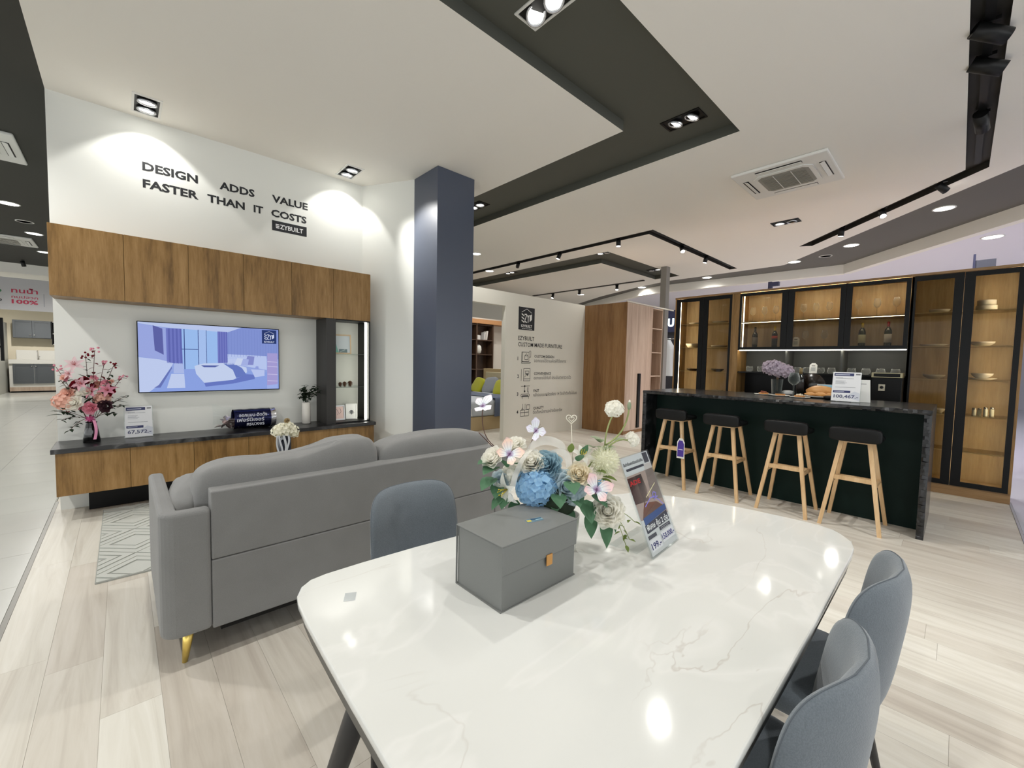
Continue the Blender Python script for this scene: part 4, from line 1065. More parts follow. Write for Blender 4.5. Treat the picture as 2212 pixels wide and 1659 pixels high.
# wall cabinet with three doors, open shelf and back
t = thing('glass_cabinet', 'upper bar cabinet with three black framed glass doors', 'cabinet', (7.25, 1.413, 1.705))
put('side_panel', G().box(XF - .02, XB, 2.379, 2.467, 1.04, 2.575), OAK, t)
put('top_panel', G().box(XF - .03, XB, .449, 2.467, 2.575, 2.602), OAKH, t)
put('bottom_panel', G().box(XF, XB, .449, 2.378, 1.718, 1.742), OAKB, t)
put('back_panel', G().box(XB - .012, XB, .449, 2.378, 1.742, 2.574), OAKB, t)
put('shelf', G().box(XF + .012, XB - .013, .452, 2.375, 2.118, 2.134), OAKB, t)
for y in (1.734, 1.075): put('divider', G().box(XF, XB - .013, y - .009, y + .009, 1.742, 2.574), OAKB, t)
for a_, b_, l_, r_ in ((1.736, 2.376, .03, .076), (1.077, 1.732, .076, .058), (.451, 1.073, .063, .044)): door(t, a_, b_, 1.70, 2.57, left=l_, right=r_, wz=.045)
put('light_strip', G().box(XF + .02, XF + .03, 2.322, 2.334, 1.745, 2.53), LEDV, t)
put('light_strip', G().box(XF - .005, XF + .02, .46, 2.36, 1.690, 1.699), LEDV, t)
NG = mat('dark_grey_niche', (74, 75, 72), .5)
t = thing('bar_shelf_unit', 'dark grey open shelf unit under the glass cabinets behind the bar', 'shelf unit', (7.25, 1.413, 0))
put('back_panel', G().box(XB - .012, XB, .449, 2.378, .93, 1.699), NG, t)
put('shelf', G().box(XF + .02, XB - .012, .449, 2.378, 1.348, 1.368), BLACK, t)
for y in (1.734, 1.09): put('divider', G().box(XF + .03, XB - .012, y - .012, y + .012, 1.368, 1.699), NG, t)
put('lower_back', G().box(XB - .02, XB - .012, .449, 2.378, .935, 1.348), BLACK, t)
put('base_cabinet', G().box(XF + .02, XB, .449, 2.467, 0, .90), BLACK, t)
put('counter', G().box(XF - .05, XB, .449, 2.467, .90, .934), BSTONE, t)
put('end_panel', G().box(XF - .02, XB, 2.379, 2.467, .934, 1.039), OAK, t)

LEDH = glow('added_cabinet_led', (255, 246, 226), 110.0); LEDS = glow('shelf_led', (255, 246, 226), 30.0)
gc = bpy.data.objects['glass_cabinet']
put('light_strip', G().box(XF + .004, XF + .014, .46, 2.37, 2.548, 2.553), LEDH, gc)  # unseen strip added behind the top rails to light the cabinet
put('light_strip', G().box(XF + .013, XF + .019, .46, 2.37, 2.1145, 2.1175), LEDS, gc)

# ------------------------------------------------------------------ glassware and crockery
def lathe_obj(prof, n=20): return G().lathe(prof, n)
WG = [(.033, 0), (.033, .003), (.006, .007), (.004, .03), (.004, .105), (.010, .115), (.030, .135), (.038, .160), (.037, .185), (.027, .235), (.0262, .235), (.0360, .185), (.0370, .160), (.029, .137), (.009, .118), (0, .116)]
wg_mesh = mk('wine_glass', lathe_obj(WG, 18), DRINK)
ZT, ZB2, ZN = 2.1345, 1.7425, 1.3685
for y, l in ((2.255, 'left wine glass on the upper shelf behind the left glass door'), (2.095, 'middle wine glass on the upper shelf behind the left glass door'), (1.94, 'right wine glass on the upper shelf behind the left glass door'),
             (1.59, 'left wine glass on the upper shelf behind the middle glass door'), (1.44, 'middle wine glass on the upper shelf behind the middle glass door'), (1.285, 'right wine glass on the upper shelf behind the middle glass door'),
             (.97, 'left wine glass on the upper shelf behind the right glass door'), (.78, 'middle wine glass on the upper shelf behind the right glass door'), (.592, 'right wine glass on the upper shelf behind the right glass door')):
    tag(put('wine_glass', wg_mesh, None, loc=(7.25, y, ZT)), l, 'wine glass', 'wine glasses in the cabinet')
for y, l in ((1.55, 'left wine glass on the lower shelf behind the middle glass door'), (1.325, 'right wine glass on the lower shelf behind the middle glass door')):
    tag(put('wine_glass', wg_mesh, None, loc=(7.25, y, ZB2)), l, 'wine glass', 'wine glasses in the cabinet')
def bottle(y, label, glass, cap, lab, x=7.25, z=ZB2, h=.32, strip=None):
    t = thing('wine_bottle', label, 'bottle', (x, y, z), group='wine bottles')
    s_ = h / .32
    put('body', lathe_obj([(.035, 0), (.038, .005), (.038, .19), (.034, .215), (.017, .245), (.0145, .26), (.0145, .3 * 1)] , 20), glass, t, world=False).scale = (1, 1, s_)
    put('capsule', lathe_obj([(.0155, .252), (.0155, .318), (.012, .32), (0, .32)], 16), cap, t, world=False).scale = (1, 1, s_)
    put('paper_label', lathe_obj([(.0386, .05), (.0386, .16)], 20), lab, t, world=False).scale = (1, 1, s_)
    if strip: put('label_band', lathe_obj([(.0389, .135), (.0389, .175)], 20), strip, t, world=False)
    return t
GB = mat('dark_bottle_glass', (20, 22, 16), .1); GBG = mat('olive_bottle_glass', (44, 46, 16), .1)
bottle(2.21, 'slim dark wine bottle with grey label at the left', GB, mat('grey_capsule', (46, 44, 44), .4), mat('grey_label', (96, 92, 88), .6))
bottle(1.94, 'dark wine bottle with yellow cap and red label', GB, mat('yellow_capsule', (206, 180, 60), .4), mat('black_label', (40, 34, 34), .6), strip=mat('red_label', (196, 66, 40), .6))
bottle(.915, 'olive wine bottle with yellow cap and pale green label', GBG, mat('yellow_capsule_2', (206, 180, 60), .4), mat('pale_green_label', (196, 198, 166), .6))
bottle(.655, 'olive wine bottle with red cap and white label', GBG, mat('red_capsule', (176, 44, 40), .4), mat('white_label', (206, 204, 200), .6))
TB = [(.030, 0), (.046, .02), (.049, .045), (.040, .085), (.0392, .085), (.0475, .045), (.0445, .021), (.029, .005), (0, .005)]
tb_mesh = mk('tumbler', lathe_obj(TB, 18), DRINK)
for k, y in enumerate((2.255, 2.10, 1.955, 1.615, 1.50, 1.34, 1.215, .997, .848, .70, .556)):
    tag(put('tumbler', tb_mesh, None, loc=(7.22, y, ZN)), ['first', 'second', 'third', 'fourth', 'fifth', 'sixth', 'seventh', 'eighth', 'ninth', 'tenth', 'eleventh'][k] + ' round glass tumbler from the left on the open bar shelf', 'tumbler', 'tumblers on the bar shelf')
def tag_card(y, z, label):
    t = thing('price_card', label, 'card', (7.13, y, z + .003), rot=(0, R(8), 0))
    put('card', G().prism([(-.045, 0), (.045, 0), (.045, .115), (.02, .143), (-.02, .143), (-.045, .115)], 0, .002), WHITEP, t, world=False, rot=(pi / 2, 0, -pi / 2))
    a = Art((-.0025, 0, 0), (0, -1, 0), (0, 0, 1), .0005)
    a.rect(-.028, .03, .028, .085, (206, 208, 206)); a.rect(-.02, .10, .02, .11, (90, 90, 96))
    for k in range(4): a.up().rect(-.024, .036 + k * .012, .020, .040 + k * .012, (170, 172, 172))
    o = a.build('print', None, INK); o.parent = t
tag_card(1.64, ZB2, 'small white price card behind the middle glass door'); tag_card(1.41, ZN, 'small white price card on the open bar shelf')
CER = mat('white_ceramic', (232, 230, 222), .25); DCER = mat('dark_brown_ceramic', (58, 42, 30), .3)
def dish(x, y, z, r, h, kind, name, label, m=CER):
    k = .006
    if kind == 'bowl': pr_ = [(r * .5, 0), (r * .55, .004), (r * .9, h * .55), (r, h), (r - k, h), (r * .86, h * .55), (r * .5, .009), (0, .008)]
    elif kind == 'deep': pr_ = [(r * .82, 0), (r * .96, .006), (r, h * .3), (r, h), (r - k, h), (r - k, h * .3), (r * .8, .009), (0, .008)]
    elif kind == 'square': pr_ = [(r * .62, 0), (r, h), (r - k, h), (r * .58, .007), (0, .007)]
    else: pr_ = [(r * .55, 0), (r * .62, .005), (r, h), (r - k * .6, h + .002), (r * .6, .010), (0, .009)]
    return tag(put(name, lathe_obj(pr_, 4 if kind == 'square' else 28), m, loc=(x, y, z), rot=(0, 0, pi / 4 if kind == 'square' else 0)), label, 'bowl' if kind != 'plate' else 'plate', 'crockery in the display cabinets')
X7 = 7.25
def cabs(zs):
    return zs
dish(X7, 3.16, 2.1455, .10, .03, 'plate', 'plate', 'white plate on the top shelf behind the far left glass door')
dish(X7, 2.745, 2.1455, .125, .032, 'plate', 'plate', 'white plate on the top shelf of the second left glass door')
dish(X7, 3.18, 1.7455, .125, .075, 'square', 'square_bowl', 'square white bowl behind the far left glass door')
dish(X7, 2.745, 1.7455, .125, .04, 'bowl', 'bowl', 'shallow white bowl in the second left glass door, middle shelf')
dish(X7, 3.16, 1.3525, .105, .04, 'bowl', 'bowl', 'dark brown bowl behind the far left glass door', DCER)
dish(X7, 2.75, 1.3525, .10, .045, 'bowl', 'bowl', 'dark brown bowl behind the second left glass door', DCER)
dish(X7, 2.745, .9605, .105, .085, 'square', 'square_bowl', 'white square dish low in the left display cabinet')
dish(X7, .205, 2.1355, .095, .045, 'bowl', 'bowl', 'small white bowl on the top shelf of the right display cabinet')
dish(X7, -.172, 2.1355, .085, .062, 'deep', 'bowl', 'lower of two stacked white bowls in the far right door')
dish(X7, -.172, 2.1985, .075, .06, 'deep', 'bowl', 'upper of two stacked white bowls in the far right door')
dish(X7, .232, 1.7355, .13, .025, 'plate', 'plate', 'wide flat white plate in the right display cabinet')
dish(X7, -.165, 1.7355, .10, .05, 'bowl', 'bowl', 'white bowl on the second shelf of the far right door')
dish(X7, .21, 1.3455, .10, .05, 'bowl', 'bowl', 'greyish white bowl beside the oven in the right display cabinet', mat('grey_ceramic', (190, 184, 170), .3))
dish(X7, -.185, 1.3455, .115, .022, 'plate', 'plate', 'white saucer under the bowl in the far right door')
dish(X7, -.180, 1.3690, .09, .055, 'bowl', 'bowl', 'white bowl standing on a saucer in the far right door')
dish(X7, .145, .9355, .055, .055, 'bowl', 'bowl', 'small white cup low in the right display cabinet')
STEEL = mat('brushed_steel', (190, 190, 188), .25, .8)
for k, (x, y, h, l) in enumerate(((7.22, -.140, .085, 'leftmost small glass jar low in the far right door'), (7.24, -.182, .085, 'second small glass jar low in the far right door'), (7.20, -.228, .105, 'third taller glass jar low in the far right door'), (7.24, -.277, .105, 'rightmost taller glass jar low in the far right door'))):
    t = thing('spice_jar', l, 'jar', (x, y, .9355), group='glass jars in the right cabinet')
    put('glass_body', lathe_obj([(.016, 0), (.018, .004), (.018, h * .72), (.014, h * .78)], 14), mat('jar_glass_' + 'abcd'[k], (198, 204, 196), .1), t, world=False)
    put('lid', lathe_obj([(.016, h * .78), (.017, h * .8), (.017, h), (0, h)], 14), STEEL, t, world=False)

# ------------------------------------------------------------------ partition with the printed panel
t = thing('wall_partition', 'warm white partition wall with black logo and printed service list', None, (6.2, 5.69, 0), kind='structure')
WP = t
put('wall_panel', G().box(5.08, 7.41, 5.64, 5.74, 0, 2.70), PARTN, t)
put('header', G().box(4.2, 5.08, 5.64, 5.74, 2.45, 2.70), PARTN, t)
put('wall_panel', G().box(3.4, 4.2, 5.64, 5.74, 0, 2.70), PARTN, t)
a = Art((0, 5.64, 0), (1, 0, 0), (0, 0, 1), .0015)
a.rect(5.406, 2.048, 5.834, 2.473, (30, 32, 36)).up()
ezy(a, 5.42, 2.075, .40, (232, 232, 228), None)
for k in range(6): a.rect(5.50 + k * .045, 2.066, 5.535 + k * .045, 2.078, (200, 200, 198))
DK, GY = (40, 42, 44), (128, 126, 122)
a.text('EZYBUILT', 5.406, 1.853, .078, DK, .43, .008); a.text('CUSTOM MADE FURNITURE', 5.406, 1.737, .076, DK, 1.262, .008)
rows = ((1.50, '1', 'CUSTOM DESIGN', .575, 'ออกแบบได้ตามสไตล์ที่ต้องการ', .965), (1.165, '2', 'CONVENIENCE', .49, 'ออกแบบได้ทันที ประเมินราคารวดเร็ว', 1.135), (.83, '3', 'FAST', .155, 'หลังจบแบบผลิตเพียง 14 วันเข้าติดตั้งได้เลย', 1.35), (.49, '4', 'QUALITY', .30, 'ติดตั้งหน้างานอย่างมืออาชีพ', .875))
for z, n, ti, w, th, wt in rows:
    a.text(n, 5.403, z - .02, .062, DK, None, .02); a.text(ti, 5.852, z + .035, .048, DK, w, .012); a.text(th, 5.848, z - .055, .062, GY, wt, .006)
def icon(z, k):
    P = lambda u, v: (5.507 + u * .245, z - .08 + v * .235); W = .008
    if k == 0:
        a.path([P(0, .15), P(.8, .15), P(.8, .9), P(0, .9)], W, DK, True); a.path([P(.12, .15), P(.12, .9)], W, DK); a.path([P(.8, .5), P(1, .5), P(1, 1), P(.85, 1), P(.8, .9)], W, DK)
        a.path([P(.33, .3), P(.67, .3), P(.67, .6), P(.5, .78), P(.33, .6)], W, DK, True); a.path([P(.33, .6), P(.67, .6)], W, DK); a.path([P(0, 0), P(.85, 0), P(1, .05), P(.85, .1), P(0, .1)], W, DK, True)
    if k == 1:
        a.path([P(0, 0), P(0, .95)], W, DK); a.path([P(.25, 0), P(.95, 0), P(.95, 1), P(.25, 1)], W, DK, True); a.path([P(.25, .17), P(.95, .17)], W, DK)
        a.path([P(.42, .62), P(.82, .62), P(.82, .8), P(.42, .8)], W, DK, True); a.path([P(.62, .5), P(.75, .45), P(.62, .4)], W, DK, True); a.path([P(.35, .3), P(.5, .45)], W, DK); a.rect(5.507 + .245 * .45, z + .04, 5.507 + .245 * .8, z + .055, DK)
    if k == 2:
        a.path([P(0, 1), P(.95, 1)], W, DK); a.disc(*P(.4, 1), .018, DK); a.path([P(.4, 1), P(.4, .62)], W, DK); a.disc(*P(.4, .58), .02, DK); a.path([P(.75, .9), P(.75, .5), P(.85, .5)], W * 2, DK)
        a.path([P(.05, .15), P(.9, .15), P(.95, .25), P(.9, .35), P(.05, .35), P(0, .25)], W * 1.3, DK, True); a.path([P(.15, .15), P(.15, -.05)], W, DK); a.path([P(.85, .15), P(.85, -.05)], W, DK); a.rect(5.507 + .03, z - .04, 5.507 + .20, z - .02, (90, 90, 90))
    if k == 3:
        a.path([P(0, 0), P(.9, 0), P(.9, .5), P(0, .5)], W, DK, True); a.path([P(.45, 0), P(.45, .5)], W, DK); a.path([P(0, .3), P(.9, .3)], W, DK); a.path([P(.65, .55), P(1, .55), P(1, .9), P(.65, .9)], W, DK, True)
        a.path([P(.1, .55), P(.2, .7), P(.3, .55)], W, DK, True); a.path([P(.2, .7), P(.2, 1)], W, DK); a.path([P(.48, .6), P(.48, 1)], W, DK)
for k, r in enumerate(rows): icon(r[0], k)
a.build('printed_lettering', WP, INK)

# wardrobe
t = thing('wardrobe', 'tall brown wood wardrobe with a long black door handle', 'wardrobe', (7.9, 5.1, 0))
put('side_panel', G().box(7.412, 7.43, 4.60, 5.638, 0, 2.69), WARDW, t)
put('body', G().box(7.43, 8.435, 4.625, 5.638, .06, 2.688), WARDP, t)
put('door', G().box(7.432, 8.435, 4.602, 4.622, .075, 2.685), WARDP, t, bev=.002, seg=1)
put('kickboard', G().box(7.43, 8.435, 4.63, 5.6, 0, .06), WARDW, t)
put('handle', G().box(7.90, 7.99, 4.575, 4.602, .11, 1.25), BLACK, t)
t = thing('open_shelf', 'pale wood open shelf tower at the wardrobe end', 'shelf unit', (8.66, 4.9, 0))
put('back_panel', G().box(8.44, 8.89, 5.18, 5.2, 0, 2.69), WARDW, t); put('side_panel', G().box(8.437, 8.452, 4.60, 5.18, 0, 2.69), WARDP, t); put('side_panel', G().box(8.877, 8.892, 4.60, 5.18, 0, 2.69), WARDP, t)
for z in (.06, .70, 1.20, 1.717, 2.24, 2.67): put('shelf', G().box(8.452, 8.877, 4.605, 5.18, z - .02, z), WARDP, t)
t = thing('coat_hanger', 'wire coat hanger hanging in the open shelf tower', 'hanger', (8.66, 4.75, 2.22))
hp = [(8.66 + x, 4.75 + y, 1.93 + z) for x, y, z in ((-.16, 0, 0), (.16, .02, 0), (0, 0, .12), (-.16, 0, 0))]
put('wire', G().tube(hp, .006, 6), STOOLW, t)
put('hook', G().tube([(8.66, 4.75, 2.05), (8.66, 4.75, 2.11), (8.68, 4.75, 2.14), (8.66, 4.75, 2.17), (8.65, 4.75, 2.219)], .004, 6), CHROME, t)
struct('post', G().box(9.33, 9.50, 4.78, 4.92, 0, ZC), mat('grey_post_paint', (132, 130, 126), .6), 'slim grey square post rising behind the wardrobe')
tag(put('top_rail', G().box(7.412, 9.4, 4.60, 4.62, 2.691, 2.715), PARTN), 'thin white rail running along the wardrobe top', 'rail')
# dark fitting room glimpse beyond the wardrobe
struct('wall_fitting', G().box(11.2, 11.3, 4.2, 6.4, 0, 2.85), mat('dark_fitting_wall', (46, 48, 58), .5), 'dark wall seen through the gap beside the wardrobe')
t = thing('backlit_sign', 'blue white backlit letters in the gap beside the wardrobe', 'sign', (11.15, 5.6, 2.4))
put('back_board', G().box(11.12, 11.199, 5.3, 6.0, 2.35, 2.95), mat('navy_board', (40, 46, 84), .4), t)
a = Art((11.12, 6.0, 2.35), (0, -1, 0), (0, 0, 1), .004); a.text('ดบ', .18, .16, .26, (206, 240, 255), .40, .03); a.build('letters', t, attr_mat('backlit_letters', 3.0))
t = thing('white_shirt', 'white shirt hanging in the gap beside the wardrobe', 'shirt', (10.6, 5.35, 1.0))
def shirt(u, v):
    a_ = 2 * pi * u; w = .10 + .16 * (1 - v) ** .6 * 1.1 if v > .85 else .19 + .05 * (1 - v); f_ = 1 + .08 * sin(5 * a_)
    return (10.6 + .08 * sin(a_) * f_, 5.35 + w * cos(a_) * f_, 1.15 + .95 * v)
put('cloth', G().grid(shirt, 28, 12, 0, True, wu=True), mat('white_cotton', (214, 220, 226), .9), t)
put('rail', G().tube([(10.6, 4.9, 2.13), (10.6, 5.9, 2.13)], .012, 8), CHROME, t)
put('rail_post', G().tube([(10.6, 4.9, 2.13), (10.6, 4.9, 0)], .012, 8), CHROME, t); put('rail_post', G().tube([(10.6, 5.9, 2.13), (10.6, 5.9, 0)], .012, 8), CHROME, t)

# hanging signs beyond the display cabinets
NAVY = mat('dark_navy_paint', (48, 50, 84), .5)
t = thing('hanging_bracket', 'dark navy angular bracket above the middle of the cabinet row', 'bracket', (9.0, 2.46, 2.6))
put('upright', G().box(8.98, 9.06, 2.50, 2.56, 0, 3.05), NAVY, t); put('arm', G().box(8.98, 9.06, 2.385, 2.50, 2.97, 3.04), NAVY, t)
t = thing('signboard', 'dark grey panel standing above the right display cabinet', 'panel', (9.0, -.16, 2.6))
put('board', G().box(8.98, 9.04, -.27, -.075, 0, 3.03), mat('grey_blue_panel', (70, 72, 88), .5), t); put('edge_post', G().box(8.97, 9.05, -.075, -.05, 0, 3.12), NAVY, t)

# ------------------------------------------------------------------ bedroom display behind the partition
t = thing('bed', 'made up bed with beige base behind the partition opening', 'bed', (6.15, 7.77, 0))
BEIGE = mat('beige_bed_fabric', (186, 164, 126), .8); HEADB = mat('cream_headboard_leather', (202, 190, 160), .6)
put('base', G().box(5.1, 7.2, 6.73, 8.8, 0, .29), BEIGE, t, bev=.01)
put('mattress', G().box(5.12, 7.19, 6.75, 8.78, .29, .50), mat('white_mattress', (222, 224, 228), .8), t, bev=.05, seg=4)
put('duvet', cushion((6.0, 7.765, .46), (1.80, 2.13, .40), .22, .30, 48, 18, None, .012, 4), fabric('pale_blue_grey_duvet', (186, 192, 202), (206, 212, 220), 200, .9, .2), t)
def throw(u, v):
    y = 6.66 + 2.1 * v; x = 5.75 + .62 * u + .03 * sin(9 * v); z = .675 + .006 * sin(20 * u)
    if v < .08: k = (.08 - v) / .08; y = 6.685 - .012 * sin(k * 3); z = .675 - .40 * k
    return (x, y, z)
put('throw_blanket', G().grid(throw, 20, 40), fabric('slate_blue_throw', (84, 94, 116), (104, 114, 138), 200, .9, .2), t)
put('headboard_frame', G().box(7.2, 7.32, 6.7, 8.85, 0, 1.245), BEIGE, t, bev=.01); put('headboard_pad', G().box(7.17, 7.2, 6.82, 8.72, .55, 1.16), HEADB, t, bev=.02, seg=3)
YEL = fabric('lime_yellow_cushion', (168, 168, 34), (186, 186, 56), 200, .9, .3); GREYP = fabric('grey_cushion', (132, 136, 144), (152, 156, 164), 200, .9, .3); DGR = fabric('dark_grey_cushion', (84, 88, 98), (100, 104, 114), 200, .9, .3)
for (y, x, s_, m_, n_, l_) in ((8.55, 6.80, .42, YEL, 1, 'lime yellow cushion at the far side of the bed'), (8.15, 6.86, .46, GREYP, 2, 'pale grey cushion in the middle of the bed'), (7.78, 6.98, .46, DGR, 3, 'dark grey cushion behind the pale one on the bed'), (7.58, 6.72, .42, YEL, 4, 'lime yellow cushion at the near side of the bed')):
    M = Matrix.Rotation(R(28), 4, 'Y') @ Matrix.Rotation(R(10 if n_ % 2 else -8), 4, 'X')
    tag(put('bed_cushion', cushion((x, y, .66 + s_ * .36), (.15, s_, s_), .5, .5, 30, 16, None, .01, n_, M), m_), l_, 'cushion', 'cushions on the bed')
t = thing('bookcase', 'brown glass fronted bookcase at the back of the bedroom', 'bookcase', (7.55, 9.45, 0))
BRW = wood('dark_walnut', (62, 46, 36), (82, 62, 48), (98, 76, 60), 'Z', 8, 10)
put('back_panel', G().box(6.7, 7.93, 9.58, 9.61, 0, 2.5), BRW, t)
for x in (6.7, 7.31, 7.91): put('upright', G().box(x - .02, x + .02, 9.3, 9.58, 0, 2.5), BRW, t)
for z in (.1, .80, 1.22, 1.64, 2.05, 2.48): put('shelf', G().box(6.72, 7.89, 9.31, 9.58, z - .025, z), BRW, t)
put('cornice', G().box(6.66, 9.0, 9.26, 9.61, 2.5, 2.62), mat('warm_brown_cornice', (176, 128, 84), .5), t)  # cornice in one even warm brown
for k, (x, w, h, c, l) in enumerate(((7.70, .035, .26, (216, 212, 204), 'white book leaning rightmost on the bookcase'), (7.655, .03, .24, (196, 190, 182), 'grey book beside the white one on the bookcase'), (7.61, .03, .22, (224, 222, 218), 'short white book on the bookcase'))):
    tag(put('book', G().box(-w / 2, w / 2, -.08, .08, 0, h), mat('book_cover_' + 'abc'[k], c, .6), loc=(x, 9.42, 2.051), rot=(0, R(8), 0)), l, 'book', 'books on the bookcase')
tag(put('white_box', G().box(7.36, 7.50, 9.38, 9.48, 2.0505, 2.18), mat('white_box_card', (220, 216, 210), .6), bev=.003), 'small white box on the upper bookcase shelf', 'box')
tag(put('white_vase', lathe_obj([(.05, 0), (.085, .04), (.10, .13), (.085, .22), (.045, .27), (.035, .27), (.07, .2), (.07, .05), (0, .02)], 20), CER, loc=(7.47, 9.44, 1.6405)), 'round white vase on the middle bookcase shelf', 'vase')
struct('door_1', G().box(8.60, 9.3, 9.56, 9.615, 0, 2.1), wood('door_wood', (150, 112, 76), (168, 128, 92), (182, 144, 108), 'Z', 7, 10), 'light wood door at the bedroom back wall')

# ------------------------------------------------------------------ kitchen shop at the end of the walkway
KG = mat('slate_grey_cabinet_door', (84, 88, 92), .4); KW = mat('white_kitchen_panel', (220, 218, 212), .5); KB = mat('warm_beige_tile', (214, 204, 182), .6)
struct('wall_kitchen', G().box(-8, 6, 23.1, 23.3, 0, 3.5), KB, 'beige back wall of the distant kitchen shop')
struct('wall_kitchen_side', G().box(-3.6, -2.95, 20.2, 23.1, 0, 2.45), mat('pale_grey_shop_panel', (196, 196, 188), .6), 'pale side panel left of the distant kitchen')
def shaker(t, x0, x1, y, z0, z1, kx):
    d = put('door', G().box(x0, x1, y - .03, y, z0, z1), KG, t)
    r = .055
    put('door_rim', G().box(x0, x0 + r, y - .045, y - .0301, z0, z1).box(x1 - r, x1, y - .045, y - .0301, z0, z1).box(x0 + r, x1 - r, y - .045, y - .0301, z0, z0 + r).box(x0 + r, x1 - r, y - .045, y - .0301, z1 - r, z1), KG, d)
    put('knob', G().ball((kx, y - .06, z1 - .08 if z1 < 1.5 else z0 + .1), .022, 8, 6), CHROME, d)
t = thing('kitchen_base_cabinet', 'distant grey kitchen base cabinet with two panel doors and white surround', 'cabinet', (-2.3, 22.8, 0))
put('surround', G().box(-2.87, -1.7, 22.52, 23.09, .19, 1.02), KW, t); put('wood_plinth', G().box(-2.87, -1.7, 22.50, 23.09, .05, .19), WARDP, t); put('toe_board', G().box(-2.85, -1.72, 22.56, 23.09, 0, .05), BLACK, t)
shaker(t, -2.78, -2.295, 22.52, .315, 1.01, -2.34); shaker(t, -2.285, -1.81, 22.52, .315, 1.01, -2.24)
t = thing('kitchen_worktop', 'distant white kitchen worktop with raised back panels', 'worktop', (-2.3, 22.8, 1.03))
put('slab', G().box(-2.87, -1.7, 22.46, 23.09, 1.021, 1.16), KW, t); put('splash_panel', G().box(-2.75, -2.24, 23.0, 23.08, 1.161, 1.50), KW, t); put('splash_panel', G().box(-2.22, -1.75, 23.0, 23.08, 1.161, 1.50), KW, t)
t = thing('kitchen_tap', 'small chrome tap on the distant worktop', 'tap', (-2.23, 22.85, 1.161))
put('spout', G().tube([(-2.23, 22.85, 1.161), (-2.23, 22.85, 1.42), (-2.23, 22.80, 1.48), (-2.23, 22.72, 1.46)], .014, 8), CHROME, t); put('lever', G().tube([(-2.23, 22.85, 1.25), (-2.17, 22.85, 1.28)], .01, 6), CHROME, t)
t = thing('kitchen_wall_cabinet', 'distant grey kitchen wall cabinet with two panel doors', 'cabinet', (-2.3, 22.8, 1.93))
put('carcass', G().box(-2.78, -1.86, 22.72, 23.09, 1.93, 2.56), KG, t); shaker(t, -2.77, -2.325, 22.72, 1.94, 2.55, -2.37); shaker(t, -2.315, -1.87, 22.72, 1.94, 2.55, -2.27)
t = thing('open_wall_shelf', 'dark open shelf at the end of the distant kitchen', 'shelf unit', (-1.75, 22.8, 1.7))
put('frame', G().box(-1.85, -1.83, 22.72, 23.09, 1.72, 2.56).box(-1.62, -1.60, 22.72, 23.09, 1.72, 2.56).box(-1.83, -1.62, 23.05, 23.09, 1.72, 2.56), BLACK, t)
for z in (1.73, 2.12, 2.54): put('shelf', G().box(-1.83, -1.62, 22.74, 23.05, z - .01, z + .01), KW, t)
t = thing('wall_rack', 'black ladder shaped rack left of the distant kitchen', 'rack', (-2.9, 20.1, 1.2))
for x in (-2.88, -2.68): put('rail', G().box(x - .035, x + .035, 20.1, 20.19, 1.25 - (x + 2.88) * .5, 2.35 + (x + 2.88) * .6), BLACK, t)
for z in (1.55, 1.85, 2.1): put('rung', G().box(-2.85, -2.71, 20.12, 20.17, z, z + .06), BLACK, t)
put('wall_arm', G().box(-2.96, -2.91, 20.13, 20.23, 1.6, 1.66), BLACK, t)
t = thing('shop_banner', 'white banner with red Thai lettering above the distant kitchen', 'banner', (-1.9, 16.95, 2.5))
put('board', G().box(-8, -.31, 16.91, 17.0, 2.53, 3.36), mat('white_banner', (206, 204, 206), .6), t)
a = Art((0, 16.91, 0), (1, 0, 0), (0, 0, 1), .003)
RD = (200, 60, 90)
a.text('ทนน้ำ', -2.06, 2.98, .11, RD, .46, .02); a.text('ทนปลวก', -2.06, 2.84, .065, (206, 84, 108), .46, .015); a.text('100%', -2.06, 2.70, .10, RD, .46, .03)
a.text('ว', -2.36, 2.96, .11, (70, 130, 90), .14, .015); a.text('ง', -2.33, 2.73, .09, (80, 80, 84), .11, .01); a.rect(-1.50, 2.66, -1.485, 3.0, (170, 170, 176))
a.build('lettering', t, INK)
tag(put('dark_board', G().box(-3.9, -2.72, 19.2, 19.3, 2.5, 3.2), BLACK), 'black board above the walkway left of the kitchen', 'board')
track_spot(-1.76, 16.2, ZC, (.2, .3, -1), 'black track spotlight in front of the distant banner', 0, 60, lit=False)

# ------------------------------------------------------------------ things on the television counter
ZK = .6405
def petals_part(t, name, g, M, m): return put(name, G().join(g, M), m, t)
SMOKE = pane('smoky_glass', (120, 116, 118), 1.6)
vx, vy = -.215, 5.36
t = thing('flower_vase', 'pink and red artificial flowers in a smoky glass vase', 'flowers', (vx, vy, ZK))
put('vase', G().lathe([(.056, 0), (.06, .006), (.05, .09), (.036, .17), (.040, .185), (.037, .185), (.033, .17), (.046, .09), (.054, .012), (0, .010)], 24, (vx, vy, ZK)), SMOKE, t)
put('vase_base', G().lathe([(.05, .011), (.05, .024), (0, .024)], 20, (vx, vy, ZK)), BLACK, t)
put('ribbon', G().grid(lambda u, v: (vx + .02 + .02 * v - .01 + .012 * sin(3 * u), vy - .058 - .012 * u, ZK + .20 - .17 * u), 10, 3), mat('pink_satin', (232, 150, 186), .4), t)
g = G()
for k in range(7): petal(g, Matrix.Translation((vx - .005, vy - .055, ZK + .215)) @ Matrix.Rotation(k * .9, 4, 'Y') @ Matrix.Rotation(R(-40), 4, 'X'), .075, .04, .4, 1.2, 5, 3)
put('bow', g, mat('hot_pink_satin', (222, 110, 166), .4), t)
fc = (vx, vy, 0)
def cam_m(loc, s, el=25, az=None, roll=0): return orient(R(-118 if az is None else az), R(el), loc, s, roll)
